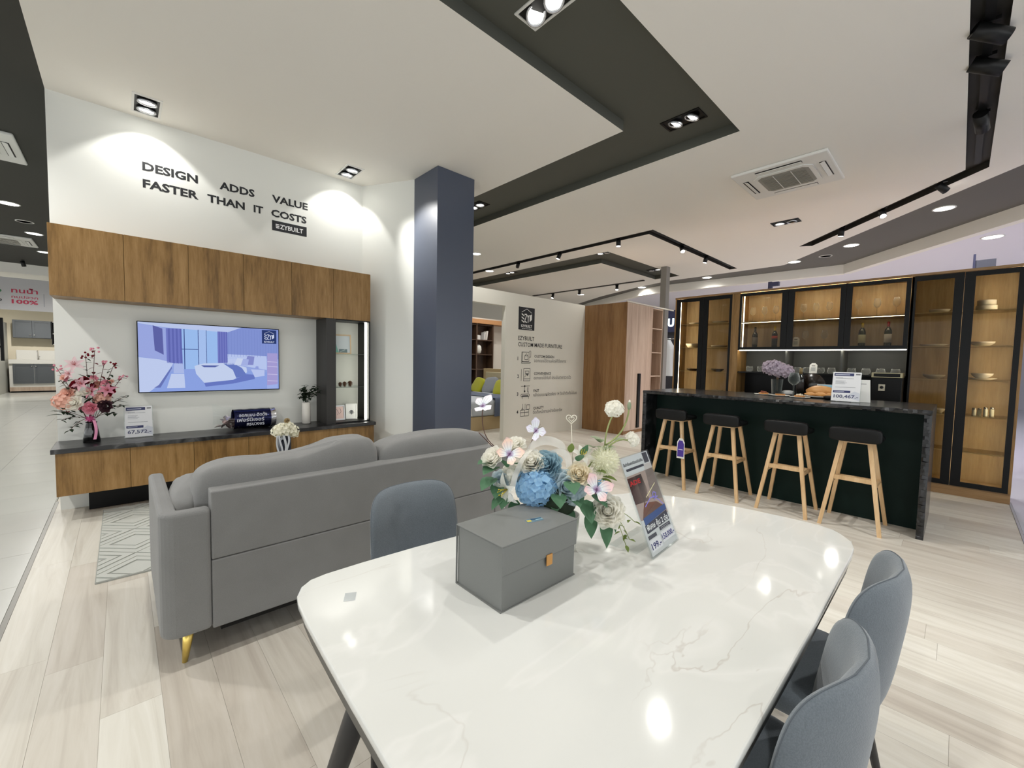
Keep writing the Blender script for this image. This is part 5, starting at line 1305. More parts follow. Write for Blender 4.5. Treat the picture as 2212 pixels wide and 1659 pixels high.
FL = [('hydrangea', PETO, hydrangea(.072, 50, 1), (-.20, -.07, .385), 20), ('hydrangea', PETO, hydrangea(.06, 44, 2), (.10, -.05, .40), 20), ('rose', PETW, rose(.062, 3), (-.115, -.09, .365), 15),
      ('rose', PETP, rose(.05, 4), (.01, -.10, .32), 0), ('rose', PETO, rose(.045, 5), (-.165, -.06, .45), 20), ('rose', PETR, rose(.045, 6), (-.09, -.03, .52), 30), ('rose', PETR, rose(.045, 7), (.165, -.05, .46), 20), ('rose', PETR, rose(.042, 8), (-.04, -.04, .545), 30),
      ('rose', pmat('dark_plum_petal', (84, 58, 66), .6), rose(.05, 9), (.13, -.09, .33), 5), ('rose', PETW, rose(.03, 10), (-.02, -.08, .455), 20), ('rose', PETW, rose(.03, 11), (-.08, -.08, .44), 20), ('rose', PETO, rose(.034, 17), (.06, -.03, .52), 20)]
fx0 = vx - .0
for nm, m_, g, (dx, dy, dz), el in FL:
    petals_part(t, nm, g, cam_m((vx + (dx + .0) * .8, vy + dy, ZK + dz), 1.0, el), m_)
for k, (dx, dz, L) in enumerate(((-.085, .70, .085), (-.045, .53, .08), (.02, .46, .085), (.115, .47, .08), (-.12, .62, .06))):
    M = cam_m((vx + dx, vy - .08, ZK + dz), 1.0, 25, -100 - 20 * (k % 3), k)
    petals_part(t, 'lily', lily(L, k), M, pmat('pink_lily_petal_' + 'abcde'[k], (236, 188, 200) if k not in (0, 4) else (240, 222, 222), .6, var=(26, (216, 110, 146) if k in (2, 3) else (232, 190, 200))))
    petals_part(t, 'stamens', lily_heart(L), M, mat('pink_stamen_' + 'abcde'[k], (196, 90, 90), .6))
rn = random.Random(5)
for k, (ex, ez) in enumerate(((-.20, .68), (-.17, .56), (.04, .83), (-.02, .79), (.10, .72), (.16, .70), (.22, .60), (.20, .33), (.24, .42), (-.22, .30), (-.18, .22), (-.13, .13), (.17, .25))):
    a0 = Vector((vx + ex * .15, vy - .02, ZK + .22)); b0 = Vector((vx + ex, vy - .05 - .03 * (k % 3), ZK + ez))
    put('stem', G().tube(curve_pts(a0, b0, (0, 0, .02)), .0022, 5), TWIG, t)
    g = G(); red = k in (0, 2, 3, 4, 5, 6)
    for i in range(9):
        p_ = a0.lerp(b0, .45 + .55 * i / 8) + Vector((0, 0, .02)) * (4 * (.45 + .55 * i / 8) * (.55 - .55 * i / 8))
        g.join(leafg(.045, .014), orient(rn.uniform(0, 6.3), rn.uniform(-.2, .8), p_) @ Matrix.Rotation(R(-70), 4, 'X'))
    o_ = put('leaf_sprig', g, LEAFD if not red or k % 2 else pmat('wine_leaf_' + 'abcdefghijklm'[k], (104, 42, 46), .6), t); o_['kind'] = 'stuff'
    if red:
        g = G()
        for i in range(6): g.ball(tuple(b0 + Vector((rn.uniform(-.03, .03), rn.uniform(-.03, .03), rn.uniform(-.03, .03)))), .009, 7, 5)
        put('berries', g, PETR if k % 2 else PETP, t)['kind'] = 'stuff'
for k in range(16):
    m_ = (PETO, PETW, PETP, PETR, PETW, PETP)[k % 6]; p_ = (vx + rn.uniform(-.15, .15), vy - .04 - rn.random() * .03, ZK + rn.uniform(.28, .60))
    petals_part(t, 'small_rose', rose(rn.uniform(.022, .034), 40 + k, 4), cam_m(p_, 1, rn.uniform(0, 50), rn.uniform(-150, -80)), m_)
for k in range(34):
    az = rn.uniform(pi, 2 * pi); p_ = (vx + rn.uniform(-.18, .18), vy - .03, ZK + rn.uniform(.24, .58))
    put('leaf', G().join(leafg(.10, .022), orient(az, rn.uniform(-.5, .5), p_) @ Matrix.Rotation(R(-60), 4, 'X')), LEAFD, t)

def price_stand(name, label, loc, rz, w, h, price, lean=8, back=True):
    t = thing(name, label, 'sign', loc, rot=(R(-lean), 0, rz))
    put('acrylic_sheet', G().box(-w / 2 - .004, w / 2 + .004, -.003, .003, 0, h), ACRYL, t, world=False)
    put('paper', G().box(-w / 2 + .003, w / 2 - .003, -.0042, -.0034, .006, h - .004), mat('white_paper_' + name, (236, 237, 240), .6), t, world=False)
    a = Art((-w / 2, -.0043, 0), (1, 0, 0), (0, 0, 1), .0004); U = lambda *r: (r[0] * w, r[1] * h, r[2] * w, r[3] * h)
    NV = (52, 58, 104)
    a.rect(*U(.06, .86, .74, .955), NV); a.rect(*U(.80, .90, .95, .94), (120, 120, 124)); a.rect(*U(.06, .30, .66, .375), NV)
    a.poly([(.5 * w, .18 * h), (.985 * w, .05 * h), (.985 * w, .30 * h), (.8 * w, .36 * h)], (214, 218, 228)); a.up()
    a.rect(*U(.10, .895, .60, .915), (214, 216, 230)); a.rect(*U(.10, .33, .45, .345), (190, 194, 214))
    for z_, q_ in ((.80, .25), (.775, .62), (.69, .35), (.655, .3), (.63, .4), (.595, .34), (.48, .7)): a.rect(*U(.12, z_, .12 + q_, z_ + .010), (150, 152, 160))
    a.text(price, .10 * w, .13 * h, .105 * h, (74, 78, 112), .84 * w, .02)
    a.build('print', None, INK).parent = t
    put('foot', G().add([(-w / 2, 0, 0), (w / 2, 0, 0), (w / 2, .09, -.09 * math.tan(R(lean)) * -1 if False else -.0), (-w / 2, .09, 0), (-w / 2, 0, .003), (w / 2, 0, .003), (w / 2, .09, .003), (-w / 2, .09, .003)], [(3, 2, 1, 0), (4, 5, 6, 7), (0, 1, 5, 4), (1, 2, 6, 5), (2, 3, 7, 6), (3, 0, 4, 7)]), ACRYL, t, world=False, rot=(R(lean), 0, 0))
    return t
price_stand('price_sign', 'clear acrylic price sign reading 67,572 on the television counter', (.108, 5.40, ZK + .0005), 0, .205, .305, '67,572.-')

# rolled foil advertising sheet
t = thing('foil_banner', 'shiny navy foil banner with white Thai lettering on the television counter', 'banner', (1.08, 5.41, ZK))
FOIL = mat('navy_foil', (30, 34, 72), .18, .7, bump=(30, .5)); SILV = mat('silver_foil', (206, 206, 210), .2, .95, bump=(40, .6))
def roll(x0, x1, r, c, a0, a1, wob, seed):
    def f(u, v):
        a_ = a0 + (a1 - a0) * v; k = r * (1 + wob * sin(7 * u * 3 + seed) * sin(5 * v + seed)); return (x0 + (x1 - x0) * u, c[0] - cos(a_) * k, c[1] + sin(a_) * k)
    return f
cy, cz, rr = 5.43, ZK + .1105, .108
put('foil_sheet', G().grid(roll(.88, 1.235, rr, (cy, cz), -1.45, 4.3, .03, 1), 24, 24), FOIL, t)
put('foil_end', G().grid(roll(1.235, 1.285, rr * 1.0, (cy, cz), -1.45, 4.3, .05, 2), 5, 24), SILV, t)
g = G(); rn = random.Random(3)
for k in range(30):
    p_ = Vector((.78 + rn.random() * .17, 5.36 + rn.random() * .1, ZK + .012 + rn.random() * .10)); g.join(leafg(.075, .035, .5, rn.uniform(-1, 1)), orient(rn.uniform(3, 6.2), rn.uniform(-.1, 1.0), p_) @ Matrix.Rotation(R(-60), 4, 'X'))
put('crumpled_tail', g, mat('pinkish_silver_foil', (222, 210, 208), .25, .8), t)['kind'] = 'stuff'
g = G().grid(lambda u, v: (.70 + .19 * u, 5.44 - .02 * sin(4 * v), ZK + .06 + .22 * v - .05 * u * v + .01 * sin(9 * u)), 8, 8)
put('clear_wrap', g, ACRYL, t)
a = Art((.90, cy - rr - .004, ZK), (1, 0, 0), (0, 0, 1), .001)
a.text('ออกแบบ-ติดตั้ง', .02, .145, .034, (214, 216, 226), .27, .02)
a.build('lettering', t, INK)
a = Art((.90, cy - rr - .006, ZK), (1, 0, 0), (0, 0, 1), .001)
a.text('เฟอร์นิเจอร์', .0, .092, .036, (206, 208, 220), .26, .02); a.text('ครบวงจร', .09, .045, .034, (206, 208, 220), .17, .02); a.build('lettering', t, INK)
# plant in white vase
px, py = 1.635, 5.42
t = thing('potted_plant', 'dark green foliage in a white ceramic vase beside the niche', 'plant', (px, py, ZK))
put('vase', G().lathe([(.040, 0), (.047, .006), (.049, .12), (.046, .25), (.043, .262), (.039, .262), (.042, .25), (.044, .12), (.04, .012), (0, .01)], 28, (px, py, ZK)), mat('white_textured_ceramic', (226, 222, 214), .6, bump=(90, .6)), t)
rn = random.Random(21)
for k in range(15):
    az = rn.uniform(0, 2 * pi); sp = rn.uniform(.03, .15); b0 = Vector((px + .02 + sp * cos(az), py - .03 + .5 * sp * sin(az), ZK + rn.uniform(.30, .48))); a0 = Vector((px, py, ZK + .24))
    if k == 0: b0 = Vector((px + .19, py - .05, ZK + .41))
    put('stem', G().tube(curve_pts(a0, b0, (0, 0, .03)), .002, 5), LEAFD, t)
    g = G()
    for i in range(10):
        f_ = .35 + .65 * i / 9; p_ = a0.lerp(b0, f_) + Vector((0, 0, .03)) * (4 * f_ * (1 - f_)); g.join(leafg(.05, .017), orient(rn.uniform(0, 6.3), rn.uniform(-.3, .9), p_) @ Matrix.Rotation(R(-65), 4, 'X'))
    put('leaf_sprig', g, LEAFD, t)['kind'] = 'stuff'
# bouquet on the coffee table
bx, by, bz = 1.10, 4.3, .426
t = thing('bouquet_vase', 'small white flower bouquet tied with silver ribbon behind the sofa', 'flowers', (bx, by, bz))
put('vase', G().lathe([(.05, 0), (.055, .01), (.062, .14), (.058, .29), (.05, .30), (.05, .28), (.05, .02), (0, .015)], 24, (bx, by, bz)), mat('dark_glass_vase', (36, 38, 50), .12), t)
for k, (dx, dz, r) in enumerate(((-.06, .335, .05), (.0, .34, .055), (.065, .33, .05), (.03, .375, .04), (-.03, .365, .04), (.02, .425, .022), (.085, .30, .035))):
    petals_part(t, 'flower', hydrangea(r, 30, k, fs=.6) if k != 5 else rose(r, 5), cam_m((bx + dx, by - .03, bz + dz), 1, 35), pmat('cream_bloom_' + 'abcdefg'[k], (250, 248, 234) if k != 5 else (190, 170, 130), .6))
for k, (dx, w, L) in enumerate(((-.045, .008, .24), (-.015, .010, .26), (.012, .008, .20), (-.068, .007, .27))):
    put('ribbon', G().grid(lambda u, v, dx=dx, w=w, L=L: (bx + dx + (v - .5) * w * 2 + .012 * sin(5 * u + dx * 40), by - .068 - .01 * sin(3 * u), bz + .30 - L * u), 10, 3), mat('silver_satin_' + 'abcd'[k], (196, 200, 206), .35), t)
g = G()
for k in range(6): petal(g, Matrix.Translation((bx - .03, by - .075, bz + .27)) @ Matrix.Rotation(k * 1.05, 4, 'Y') @ Matrix.Rotation(R(-30), 4, 'X'), .06, .025, .4, 1.4, 5, 3)
put('bow', g, mat('silver_satin', (204, 208, 212), .35), t)

# ------------------------------------------------------------------ things on the bar
ZBAR = 1.1115
vx, vy = 5.80, 1.50
t = thing('hydrangea_vase', 'mauve hydrangea in a patterned glass vase on the bar', 'flowers', (vx, vy, ZBAR))
put('vase', G().lathe([(.045, 0), (.052, .01), (.058, .1), (.064, .19), (.058, .19), (.052, .1), (.046, .02), (0, .02)], 16, (vx, vy, ZBAR), smooth=False), rim_lit_glass('cut_glass', (206, 212, 210)), t)
put('stem', G().tube([(vx, vy, ZBAR + .05), (vx + .01, vy, ZBAR + .26)], .012, 8), mat('brown_stalk', (116, 96, 74), .7), t)
for k, (dy, dz, r) in enumerate(((.07, .325, .088), (-.02, .30, .085), (-.09, .285, .075), (.03, .345, .07))): petals_part(t, 'bloom', hydrangea(r, 60, k + 3, fs=.5), orient(R(190), R(45), (vx - .02, vy + dy, ZBAR + dz)), PETM)
t = thing('bar_wine_glass', 'large empty wine glass standing on the bar', 'wine glass', (5.66, 1.295, ZBAR))
put('glass', lathe_obj([(r_ * 1.55, z_ * 1.17) for r_, z_ in WG], 22), rim_lit_glass('bar_glass', (214, 220, 218)), t, world=False)
bottle(1.275, 'dark bottle with bronze cap behind the large wine glass', GB, mat('bronze_capsule', (128, 112, 72), .4), mat('dark_label', (30, 24, 22), .6), x=5.86, z=ZBAR, h=.33)
t = thing('round_board', 'dark round wooden board standing upright on the bar', 'board', (5.935, 1.18, ZBAR))
put('disc', G().join(G().lathe([(0, -.008), (.13, -.008), (.135, 0), (.13, .008), (0, .008)], 28), Matrix.Translation((0, 0, .135)) @ Matrix.Rotation(pi / 2, 4, 'Y')), mat('dark_lacquer', (34, 26, 20), .2), t, world=False)
put('stand', G().box(-.03, .03, -.05, .05, 0, .02), BLACK, t, world=False)
CRUST = mat('tart_crust', (198, 138, 76), .6, bump=(120, .5)); FILL = mat('tart_topping', (122, 58, 34), .5); CREAM = mat('cream_topping', (240, 230, 208), .5)
for k, (x, y, l) in enumerate(((5.66, 1.60, 'left white plate with a small brown tart on the bar'), (5.60, 1.41, 'middle white plate with a flat tart on the bar'), (5.52, 1.20, 'right white plate with a cream topped tart on the bar'))):
    tag(put('plate', lathe_obj([(.06, 0), (.085, .004), (.10, .010), (.098, .012), (.06, .007), (0, .006)], 28), CER, loc=(x, y, ZBAR)), l.replace(' with', ' under').replace('a small', 'the small').replace('a flat', 'the flat').replace('a cream', 'the cream'), 'plate', 'tart plates on the bar')
    t = thing('tart', ('small brown tart with chocolate curls on the left bar plate', 'plain flat tart on the middle bar plate', 'tart with cream and dark berries on the right bar plate')[k], 'tart', (x, y, ZBAR + .0075), group='tarts on the bar')
    put('crust', lathe_obj([(.045, 0), (.054, .016), (.050, .018), (.045, .013), (0, .013)], 18), CRUST, t, world=False)
    g = G(); rn = random.Random(k)
    for i in range(0 if k == 1 else 7): g.ball((rn.uniform(-.03, .03), rn.uniform(-.03, .03), .02 + rn.uniform(0, .008)), rn.uniform(.008, .014), 8, 6)
    if k == 1: g.lathe([(0, .0135), (.043, .0135), (.04, .016), (0, .017)], 16)
    put('topping', g, FILL if k < 2 else CREAM, t, world=False)
    if k == 2: put('berry', G().ball((0, -.02, .03), .013, 10, 8), BLACK, t, world=False)
tag(put('serving_plate', lathe_obj([(.09, 0), (.13, .01), (.165, .022), (.162, .025), (.12, .014), (0, .01)], 32), CER, loc=(5.72, 1.04, ZBAR)), 'wide white plate under the bread on the bar', 'plate')
BREAD = mat('golden_bread_crust', (228, 176, 112), .45, var=(14, (204, 138, 70)), bump=(30, .3))
t = thing('bread_loaf', 'big golden braided loaf on the wide bar plate', 'bread', (5.76, 1.06, ZBAR + .013))
put('loaf', G().ball((0, 0, .06), (.075, .13, .062), 24, 14, fn=lambda a_, b_: 1 + .07 * sin(5 * a_ + 4 * b_)), BREAD, t, world=False)
for k, (y, r) in enumerate(((1.13, .8), (1.035, .9), (.945, .85))):
    tag(put('croissant', G().grid(lambda u, v, r=r: ((.035 - .05 * (2 * u - 1) ** 2) * r + .022 * r * (1 - (2 * u - 1) ** 2 * .9) * cos(2 * pi * v), (2 * u - 1) * .065 * r, .024 * r + .024 * r * (1 - (2 * u - 1) ** 2 * .9) * sin(2 * pi * v) * (1 + .1 * sin(20 * u))), 14, 10, wv=True), BREAD, loc=(5.635, y, ZBAR + .024)), ('left small croissant before the loaf', 'middle small croissant before the loaf', 'right small croissant before the loaf')[k], 'bread', 'croissants on the wide plate')
t = thing('postcard', 'small sky blue card standing behind the bread', 'card', (5.885, 1.035, ZBAR), rot=(0, R(8), 0))
put('card', G().box(0, .003, -.085, .085, 0, .15), WHITEP, t, world=False)
a = Art((-.0005, .085, 0), (0, -1, 0), (0, 0, 1), .0005); a.rect(.006, .006, .164, .144, (150, 204, 232)).up(); a.rect(.006, .06, .164, .085, (226, 238, 244)); a.build('print', None, INK).parent = t
tag(put('napkin', cushion((0, 0, .03), (.09, .13, .06), .8, .8, 20, 10, wr=.05), mat('white_napkin', (222, 222, 220), .9), loc=(5.88, 1.40, ZBAR)), 'crumpled white napkin beside the wine glass', 'napkin')
t = price_stand('price_sign', 'white acrylic price sign reading 100,467 on the bar', (5.30, .77, ZBAR + .0005), -pi / 2, .232, .305, '100,467.-', 10)
t = thing('leaning_card', 'white card leaning behind the bar price sign', 'card', (5.42, .66, ZBAR + .001), rot=(R(0), R(14), R(18)))
put('card', G().box(0, .003, -.075, .075, 0, .23), WHITEP, t, world=False); a = Art((-.0005, .075, 0), (0, -1, 0), (0, 0, 1), .0005); a.poly([(.03, .2), (.055, .2), (.045, .16)], (60, 62, 70)); a.rect(.07, .185, .12, .19, (130, 130, 134)); a.build('print', None, INK).parent = t
tag(put('black_pouch', cushion((0, 0, .022), (.10, .11, .044), .7, .7, 20, 10, wr=.03), BLACK, loc=(5.52, .93, ZBAR)), 'small black pouch left of the bar price sign', 'pouch')
t = thing('oven', 'black countertop oven with a pale dial behind the bar', 'oven', (6.88, .595, .9345))
put('body', G().box(6.75, 6.99, .455, .735, .9345, 1.345), BLACK, t, bev=.006); put('control_panel', G().box(6.742, 6.99, .455, .735, 1.347, 1.405), mat('brass_trim_panel', (150, 142, 112), .3, .6), t)
put('display', G().box(6.739, 6.742, .475, .715, 1.357, 1.395), BLACK, t); put('dial_plate', G().box(6.744, 6.75, .605, .665, 1.185, 1.265), mat('pale_dial', (196, 190, 170), .5), t)
put('dial', G().join(G().lathe([(0, 0), (.018, 0), (.016, .012), (0, .012)], 14), Matrix.Translation((6.744, .635, 1.228)) @ Matrix.Rotation(-pi / 2, 4, 'Y')), BLACKM, t)
put('back_counter', G().box(6.72, 7.0, .449, 2.467, 0, .933), BLACK, bpy.data.objects['bar_shelf_unit'])

# ------------------------------------------------------------------ things on the dining table
ZTB = .7505
t = thing('gift_box', 'grey lidded gift box with tan leather pull tab on the marble table', 'box', (.916, .936, ZTB))
BOXG = mat('matt_grey_board', (118, 120, 118), .55, bump=(400, .1)); EDGE = mat('dark_box_edge', (92, 94, 93), .7)
put('body', G().box(.757, 1.076, .834, 1.042, ZTB, ZTB + .185), BOXG, t, bev=.0015, seg=1)
put('base_board', G().box(.752, 1.080, .832, 1.046, ZTB, ZTB + .003), BOXG, t)
put('lid_top', G().box(.752, 1.080, .829, 1.046, ZTB + .186, ZTB + .190), BOXG, t, bev=.001, seg=1)
put('lid_flap', G().box(.752, 1.080, .829, .8325, ZTB + .105, ZTB + .186), BOXG, t, bev=.001, seg=1)
put('side_edge', G().box(.7525, .7545, 1.0395, 1.046, ZTB + .003, ZTB + .186), EDGE, t)  # thin darker strip along the box edge
put('pull_tab', G().box(.932, .958, .8245, .8285, ZTB + .078, ZTB + .112), mat('tan_leather', (196, 142, 74), .5), t, bev=.001, seg=1)
a = Art((.752, .829, ZTB + .19), (1, 0, 0), (0, 1, 0), .0004)
a.poly([(.175, .075), (.235, .062), (.245, .087), (.185, .10)], (110, 136, 148)).up().poly([(.18, .08), (.196, .077), (.20, .09), (.184, .093)], (206, 190, 70)).poly([(.20, .085), (.235, .072), (.24, .082), (.205, .096)], (60, 84, 104)).up().poly([(.212, .075), (.238, .069), (.24, .075), (.214, .081)], (150, 184, 196))
a.build('sticker', t, INKG)
tag(put('clear_sticker', G().box(-.022, .022, -.016, .016, 0, .0006), pane('clear_sticker_film', (236, 238, 240), 2.0), loc=(.475, 1.185, ZTB), rot=(0, 0, R(62))), 'small clear plastic sticker on the table corner', 'sticker')
# leaning acrylic poster
ph, tl = .076, .408
t = thing('poster_stand', 'tilted clear acrylic stand holding a colour advertising leaflet', 'sign', (1.376, .714, ZTB), rot=(-tl, 0, ph))
w, h = .244, .372
put('front_sheet', G().box(0, w, -.003, 0, 0, h), ACRYL, t, world=False, bev=.0006, seg=1)
put('leaflet', G().box(.008, w - .008, .0006, .0014, .006, h - .004), mat('leaflet_paper', (224, 224, 226), .4), t, world=False)
put('rear_sheet', G().box(0, w, .002, .005, 0, h), ACRYL, t, world=False, bev=.0006, seg=1)
put('rest', G().box(0, w, .0, .003, 0, .17), ACRYL, t, world=False, loc=(0, .006, .0), rot=(tl + R(-88), 0, 0))
a = Art((0, .0005, 0), (1, 0, 0), (0, 0, 1), .0003); U = lambda x, y: (x * w, y * h)
def P(col, *p): a.poly([U(*q_) for q_ in p], col)
P((232, 232, 232), (.04, .02), (.96, .02), (.96, .985), (.04, .985)); a.up()
P((60, 60, 66), (.76, .87), (.93, .87), (.93, .98), (.76, .98)); P((176, 156, 146), (.04, .36), (.96, .30), (.96, .80), (.04, .80))
P((96, 58, 54), (.04, .52), (.50, .50), (.52, .78), (.04, .78)); P((40, 36, 40), (.30, .48), (.55, .60), (.50, .78), (.30, .78)); P((200, 194, 190), (.60, .50), (.96, .46), (.96, .86), (.70, .86)); P((150, 96, 70), (.10, .36), (.96, .36), (.70, .46), (.30, .50)); a.up()
a.text('ADE', .06 * w, .70 * h, .045 * h, (204, 50, 50), .36 * w, .03); P((58, 84, 140), (.12, .30), (.94, .34), (.94, .40), (.12, .37)); P((60, 60, 70), (.10, .22), (.92, .24), (.92, .335), (.10, .30))
a.path([U(.30, .46), U(.55, .52), U(.80, .50)], .004, (150, 140, 236)); a.path([U(.66, .48), U(.78, .54), U(.70, .56), U(.64, .53), U(.80, .46), U(.90, .40)], .004, (150, 140, 236)); a.line(U(.42, .54), U(.86, .64), .003, (250, 240, 190)); a.up()
a.text('พิเศษ คุ้ม 2 ต่อ', .13 * w, .245 * h, .05 * h, (244, 244, 244), .76 * w, .02)
a.text('ขั้นต่ำซื้อเฟอร์นิเจอร์บิวท์อิน', .06 * w, .90 * h, .028 * h, (40, 40, 44), .66 * w, .01); P((60, 60, 66), (.10, .845), (.70, .845), (.70, .87), (.10, .87)); P((70, 70, 78), (.08, .165), (.36, .165), (.36, .20), (.08, .20)); P((70, 70, 78), (.50, .185), (.90, .185), (.90, .22), (.50, .22)); P((236, 236, 240), (.07, .05), (.44, .05), (.44, .155), (.07, .155)); P((236, 236, 240), (.48, .07), (.94, .07), (.94, .17), (.48, .17)); a.up()
a.text('199.-', .09 * w, .07 * h, .055 * h, (50, 50, 110), .33 * w, .03); a.text('150,000.-', .49 * w, .095 * h, .05 * h, (60, 58, 130), .45 * w, .03)
for z_ in (.19, .205): a.rect(.55 * w, z_ * h, .85 * w, (z_ + .004) * h, (190, 190, 196))
a.build('print', None, INKG).parent = t

# ------------------------------------------------------------------ flower arrangement on the table
cx, cy = 1.19, .985
t = thing('flower_arrangement', 'blue and white artificial flower arrangement with butterflies in a white vase', 'flowers', (cx, cy, ZTB))
put('vase', G().lathe([(.045, 0), (.052, .004), (.060, .06), (.066, .135), (.062, .135), (.056, .06), (.046, .01), (0, .008)], 28, (cx, cy, ZTB)), mat('white_frosted_vase', (224, 226, 222), .35), t)
put('moss_core', G().ball((1.16, 1.0, .945), (.085, .085, .075), 14, 9), LEAFD, t)
def face(loc, el=28, az=-143, s=1.0, roll=0): return orient(R(az), R(el), loc, s, roll)
petals_part(t, 'blue_hydrangea', hydrangea(.070, 130, 2, -.6, .42, .95), face((1.098, 1.03, .995), 30), PETB)
petals_part(t, 'blue_hydrangea', hydrangea(.022, 14, 9, -.6, .9), face((1.262, .862, 1.0), 20), PETB)
petals_part(t, 'teal_rose', rose(.052, 1, 6), face((1.14, 1.025, 1.06), 42), PETT)
petals_part(t, 'white_rose', rose(.043, 2, 5, .7), face((1.0, 1.15, 1.085), 40, -170), PETW)
petals_part(t, 'white_rose', rose(.036, 3, 5), face((1.089, 1.136, 1.125), 60), PETW)
petals_part(t, 'white_rose', rose(.045, 4, 6, .8), face((1.097, 1.057, 1.072), 45), PETW)
petals_part(t, 'cream_rose', rose(.040, 5, 6, .8), face((1.195, .915, 1.045), 35), pmat('cream_rose_petal', (250, 242, 222), .6))
petals_part(t, 'white_pompon', pompon(.055, 220, 3), face((1.318, .891, 1.084), 35), pmat('ivory_pompon_petal', (248, 247, 228), .6))
petals_part(t, 'white_peony', rose(.054, 6, 7, .9), face((1.284, .85, .91), 25), PETW)
petals_part(t, 'ice_blue_rose', rose(.056, 7, 6), face((1.172, .948, 1.0), 15), PETI)
petals_part(t, 'ice_blue_rose', rose(.038, 8, 5), face((1.025, 1.14, 1.0), 15, -165), PETI)
petals_part(t, 'white_carnation', hydrangea(.036, 40, 6, -.5, .7), face((1.055, 1.119, 1.03), 25, -160), PETW)
for k, (loc, el, az, L) in enumerate((((1.02, 1.10, .985), -8, -178, .075), ((1.255, .95, 1.095), 55, -120, .06))):
    petals_part(t, 'white_lily', lily(L, k), face(loc, el, az), PETW); petals_part(t, 'lily_stamens', lily_heart(L), face(loc, el, az), mat('yellow_stamen_' + 'ab'[k], (206, 190, 70), .6))
petals_part(t, 'white_carnation', hydrangea(.030, 60, 4, -.5, .6), face((1.366, .888, 1.278), 60), PETW)
petals_part(t, 'white_carnation', hydrangea(.026, 50, 5, -.5, .6), face((1.439, .851, 1.158), 30, -60), PETW)
STALK = mat('pale_green_stalk', (148, 158, 100), .6)
for a0, b0, sg in (((1.33, .90, 1.14), (1.366, .888, 1.265), (-.015, 0, 0)), ((1.33, .90, 1.14), (1.408, .85, 1.285), (.02, -.01, -.015)), ((1.30, .90, 1.10), (1.43, .852, 1.15), (0, 0, .03)), ((1.22, .95, 1.0), (1.33, .90, 1.14), (.0, 0, .0))):
    put('stalk', G().tube(curve_pts(a0, b0, sg, 8), .0032, 6), STALK, t)
put('bud', G().ball((1.408, .85, 1.290), (.008, .008, .016), 8, 6), LEAFG, t); put('bud_tip', G().ball((1.409, .85, 1.306), (.004, .004, .008), 6, 5), PETW, t)
leaves = [((1.0, 1.17, 1.07), 185, 20, .075, .032, LEAF), ((.995, 1.15, 1.02), 190, -10, .08, .036, LEAF), ((1.03, 1.11, .965), 205, -20, .075, .03, LEAF), ((1.13, .97, .97), 225, -30, .07, .028, LEAF), ((1.25, .89, .97), 265, -10, .075, .03, LEAF), ((1.24, .92, 1.0), 255, 10, .06, .026, LEAF), ((1.29, .88, 1.03), 280, 10, .06, .02, LEAFY),
          ((1.005, 1.15, 1.06), 195, 5, .085, .034, LEAF), ((1.01, 1.14, 1.0), 215, -25, .07, .028, LEAF), ((1.02, 1.13, .95), 200, -5, .085, .022, LEAF), ((1.05, 1.09, .94), 215, -35, .08, .024, LEAF), ((1.12, .95, .985), 230, -10, .075, .030, LEAF), ((1.15, .92, 1.03), 235, -10, .07, .032, LEAF),
          ((1.215, .935, 1.09), 235, 50, .06, .018, LEAF), ((1.262, .95, 1.10), 245, 70, .06, .018, LEAF), ((1.235, .90, .90), 255, -60, .09, .032, LEAF), ((1.28, .87, .88), 270, -62, .11, .042, LEAF), ((1.22, .91, .95), 250, -35, .09, .036, LEAF), ((1.18, .93, .98), 245, -15, .07, .034, LEAF),
          ((1.30, .86, .90), 285, -50, .08, .03, LEAF), ((1.09, .99, .93), 225, -30, .06, .018, LEAFY), ((1.14, .96, .92), 235, -40, .06, .016, LEAFY), ((1.18, .94, .92), 240, -45, .06, .016, LEAF), ((1.03, 1.12, 1.06), 190, 60, .05, .018, LEAF), ((1.27, .90, 1.05), 260, 20, .06, .02, LEAFY), ((1.30, .89, 1.02), 270, -5, .055, .018, LEAFY),
          ((1.20, .96, 1.12), 230, 75, .045, .014, LEAFY), ((1.06, 1.10, 1.07), 210, 30, .06, .022, LEAF)]
for loc, az, el, L, W_, m_ in leaves:
    put('leaf', G().join(leafg(L, W_, .2, -.5), Matrix.Translation(loc) @ Matrix.Rotation(R(az - 90), 4, 'Z') @ Matrix.Rotation(R(el), 4, 'X')), m_, t)
for loc, az, el, s_ in (((1.32, .915, 1.15), 150, 40, .055), ((1.325, .90, 1.13), 290, 20, .05), ((1.385, .888, 1.15), 330, 30, .045), ((1.30, .93, 1.13), 200, 25, .05)):
    g = G()
    for k in range(5): g.join(leafg(s_ * (1 - .12 * abs(k - 2)), s_ * .28, .2, -.4), Matrix.Translation(loc) @ Matrix.Rotation(R(az - 90 + (k - 2) * 34), 4, 'Z') @ Matrix.Rotation(R(el), 4, 'X'))
    put('lobed_leaf', g, LEAFG, t)
rn = random.Random(9)
for a0, b0 in (((1.30, .86, .91), (1.375, .79, .866)), ((1.31, .85, .90), (1.36, .80, .80)), ((1.31, .86, .92), (1.345, .805, .78)), ((1.12, .96, .91), (1.10, .93, .88))):
    put('vine', G().tube(curve_pts(a0, b0, (0, 0, .015)), .0014, 5), STALK, t)
    for i in range(5):
        p_ = Vector(a0).lerp(Vector(b0), .3 + .7 * i / 4); put('vine_leaf', G().join(leafg(.026, .008), Matrix.Translation(p_) @ Matrix.Rotation(rn.uniform(0, 6.3), 4, 'Z') @ Matrix.Rotation(rn.uniform(-.6, .3), 4, 'X')), LEAFY, t)
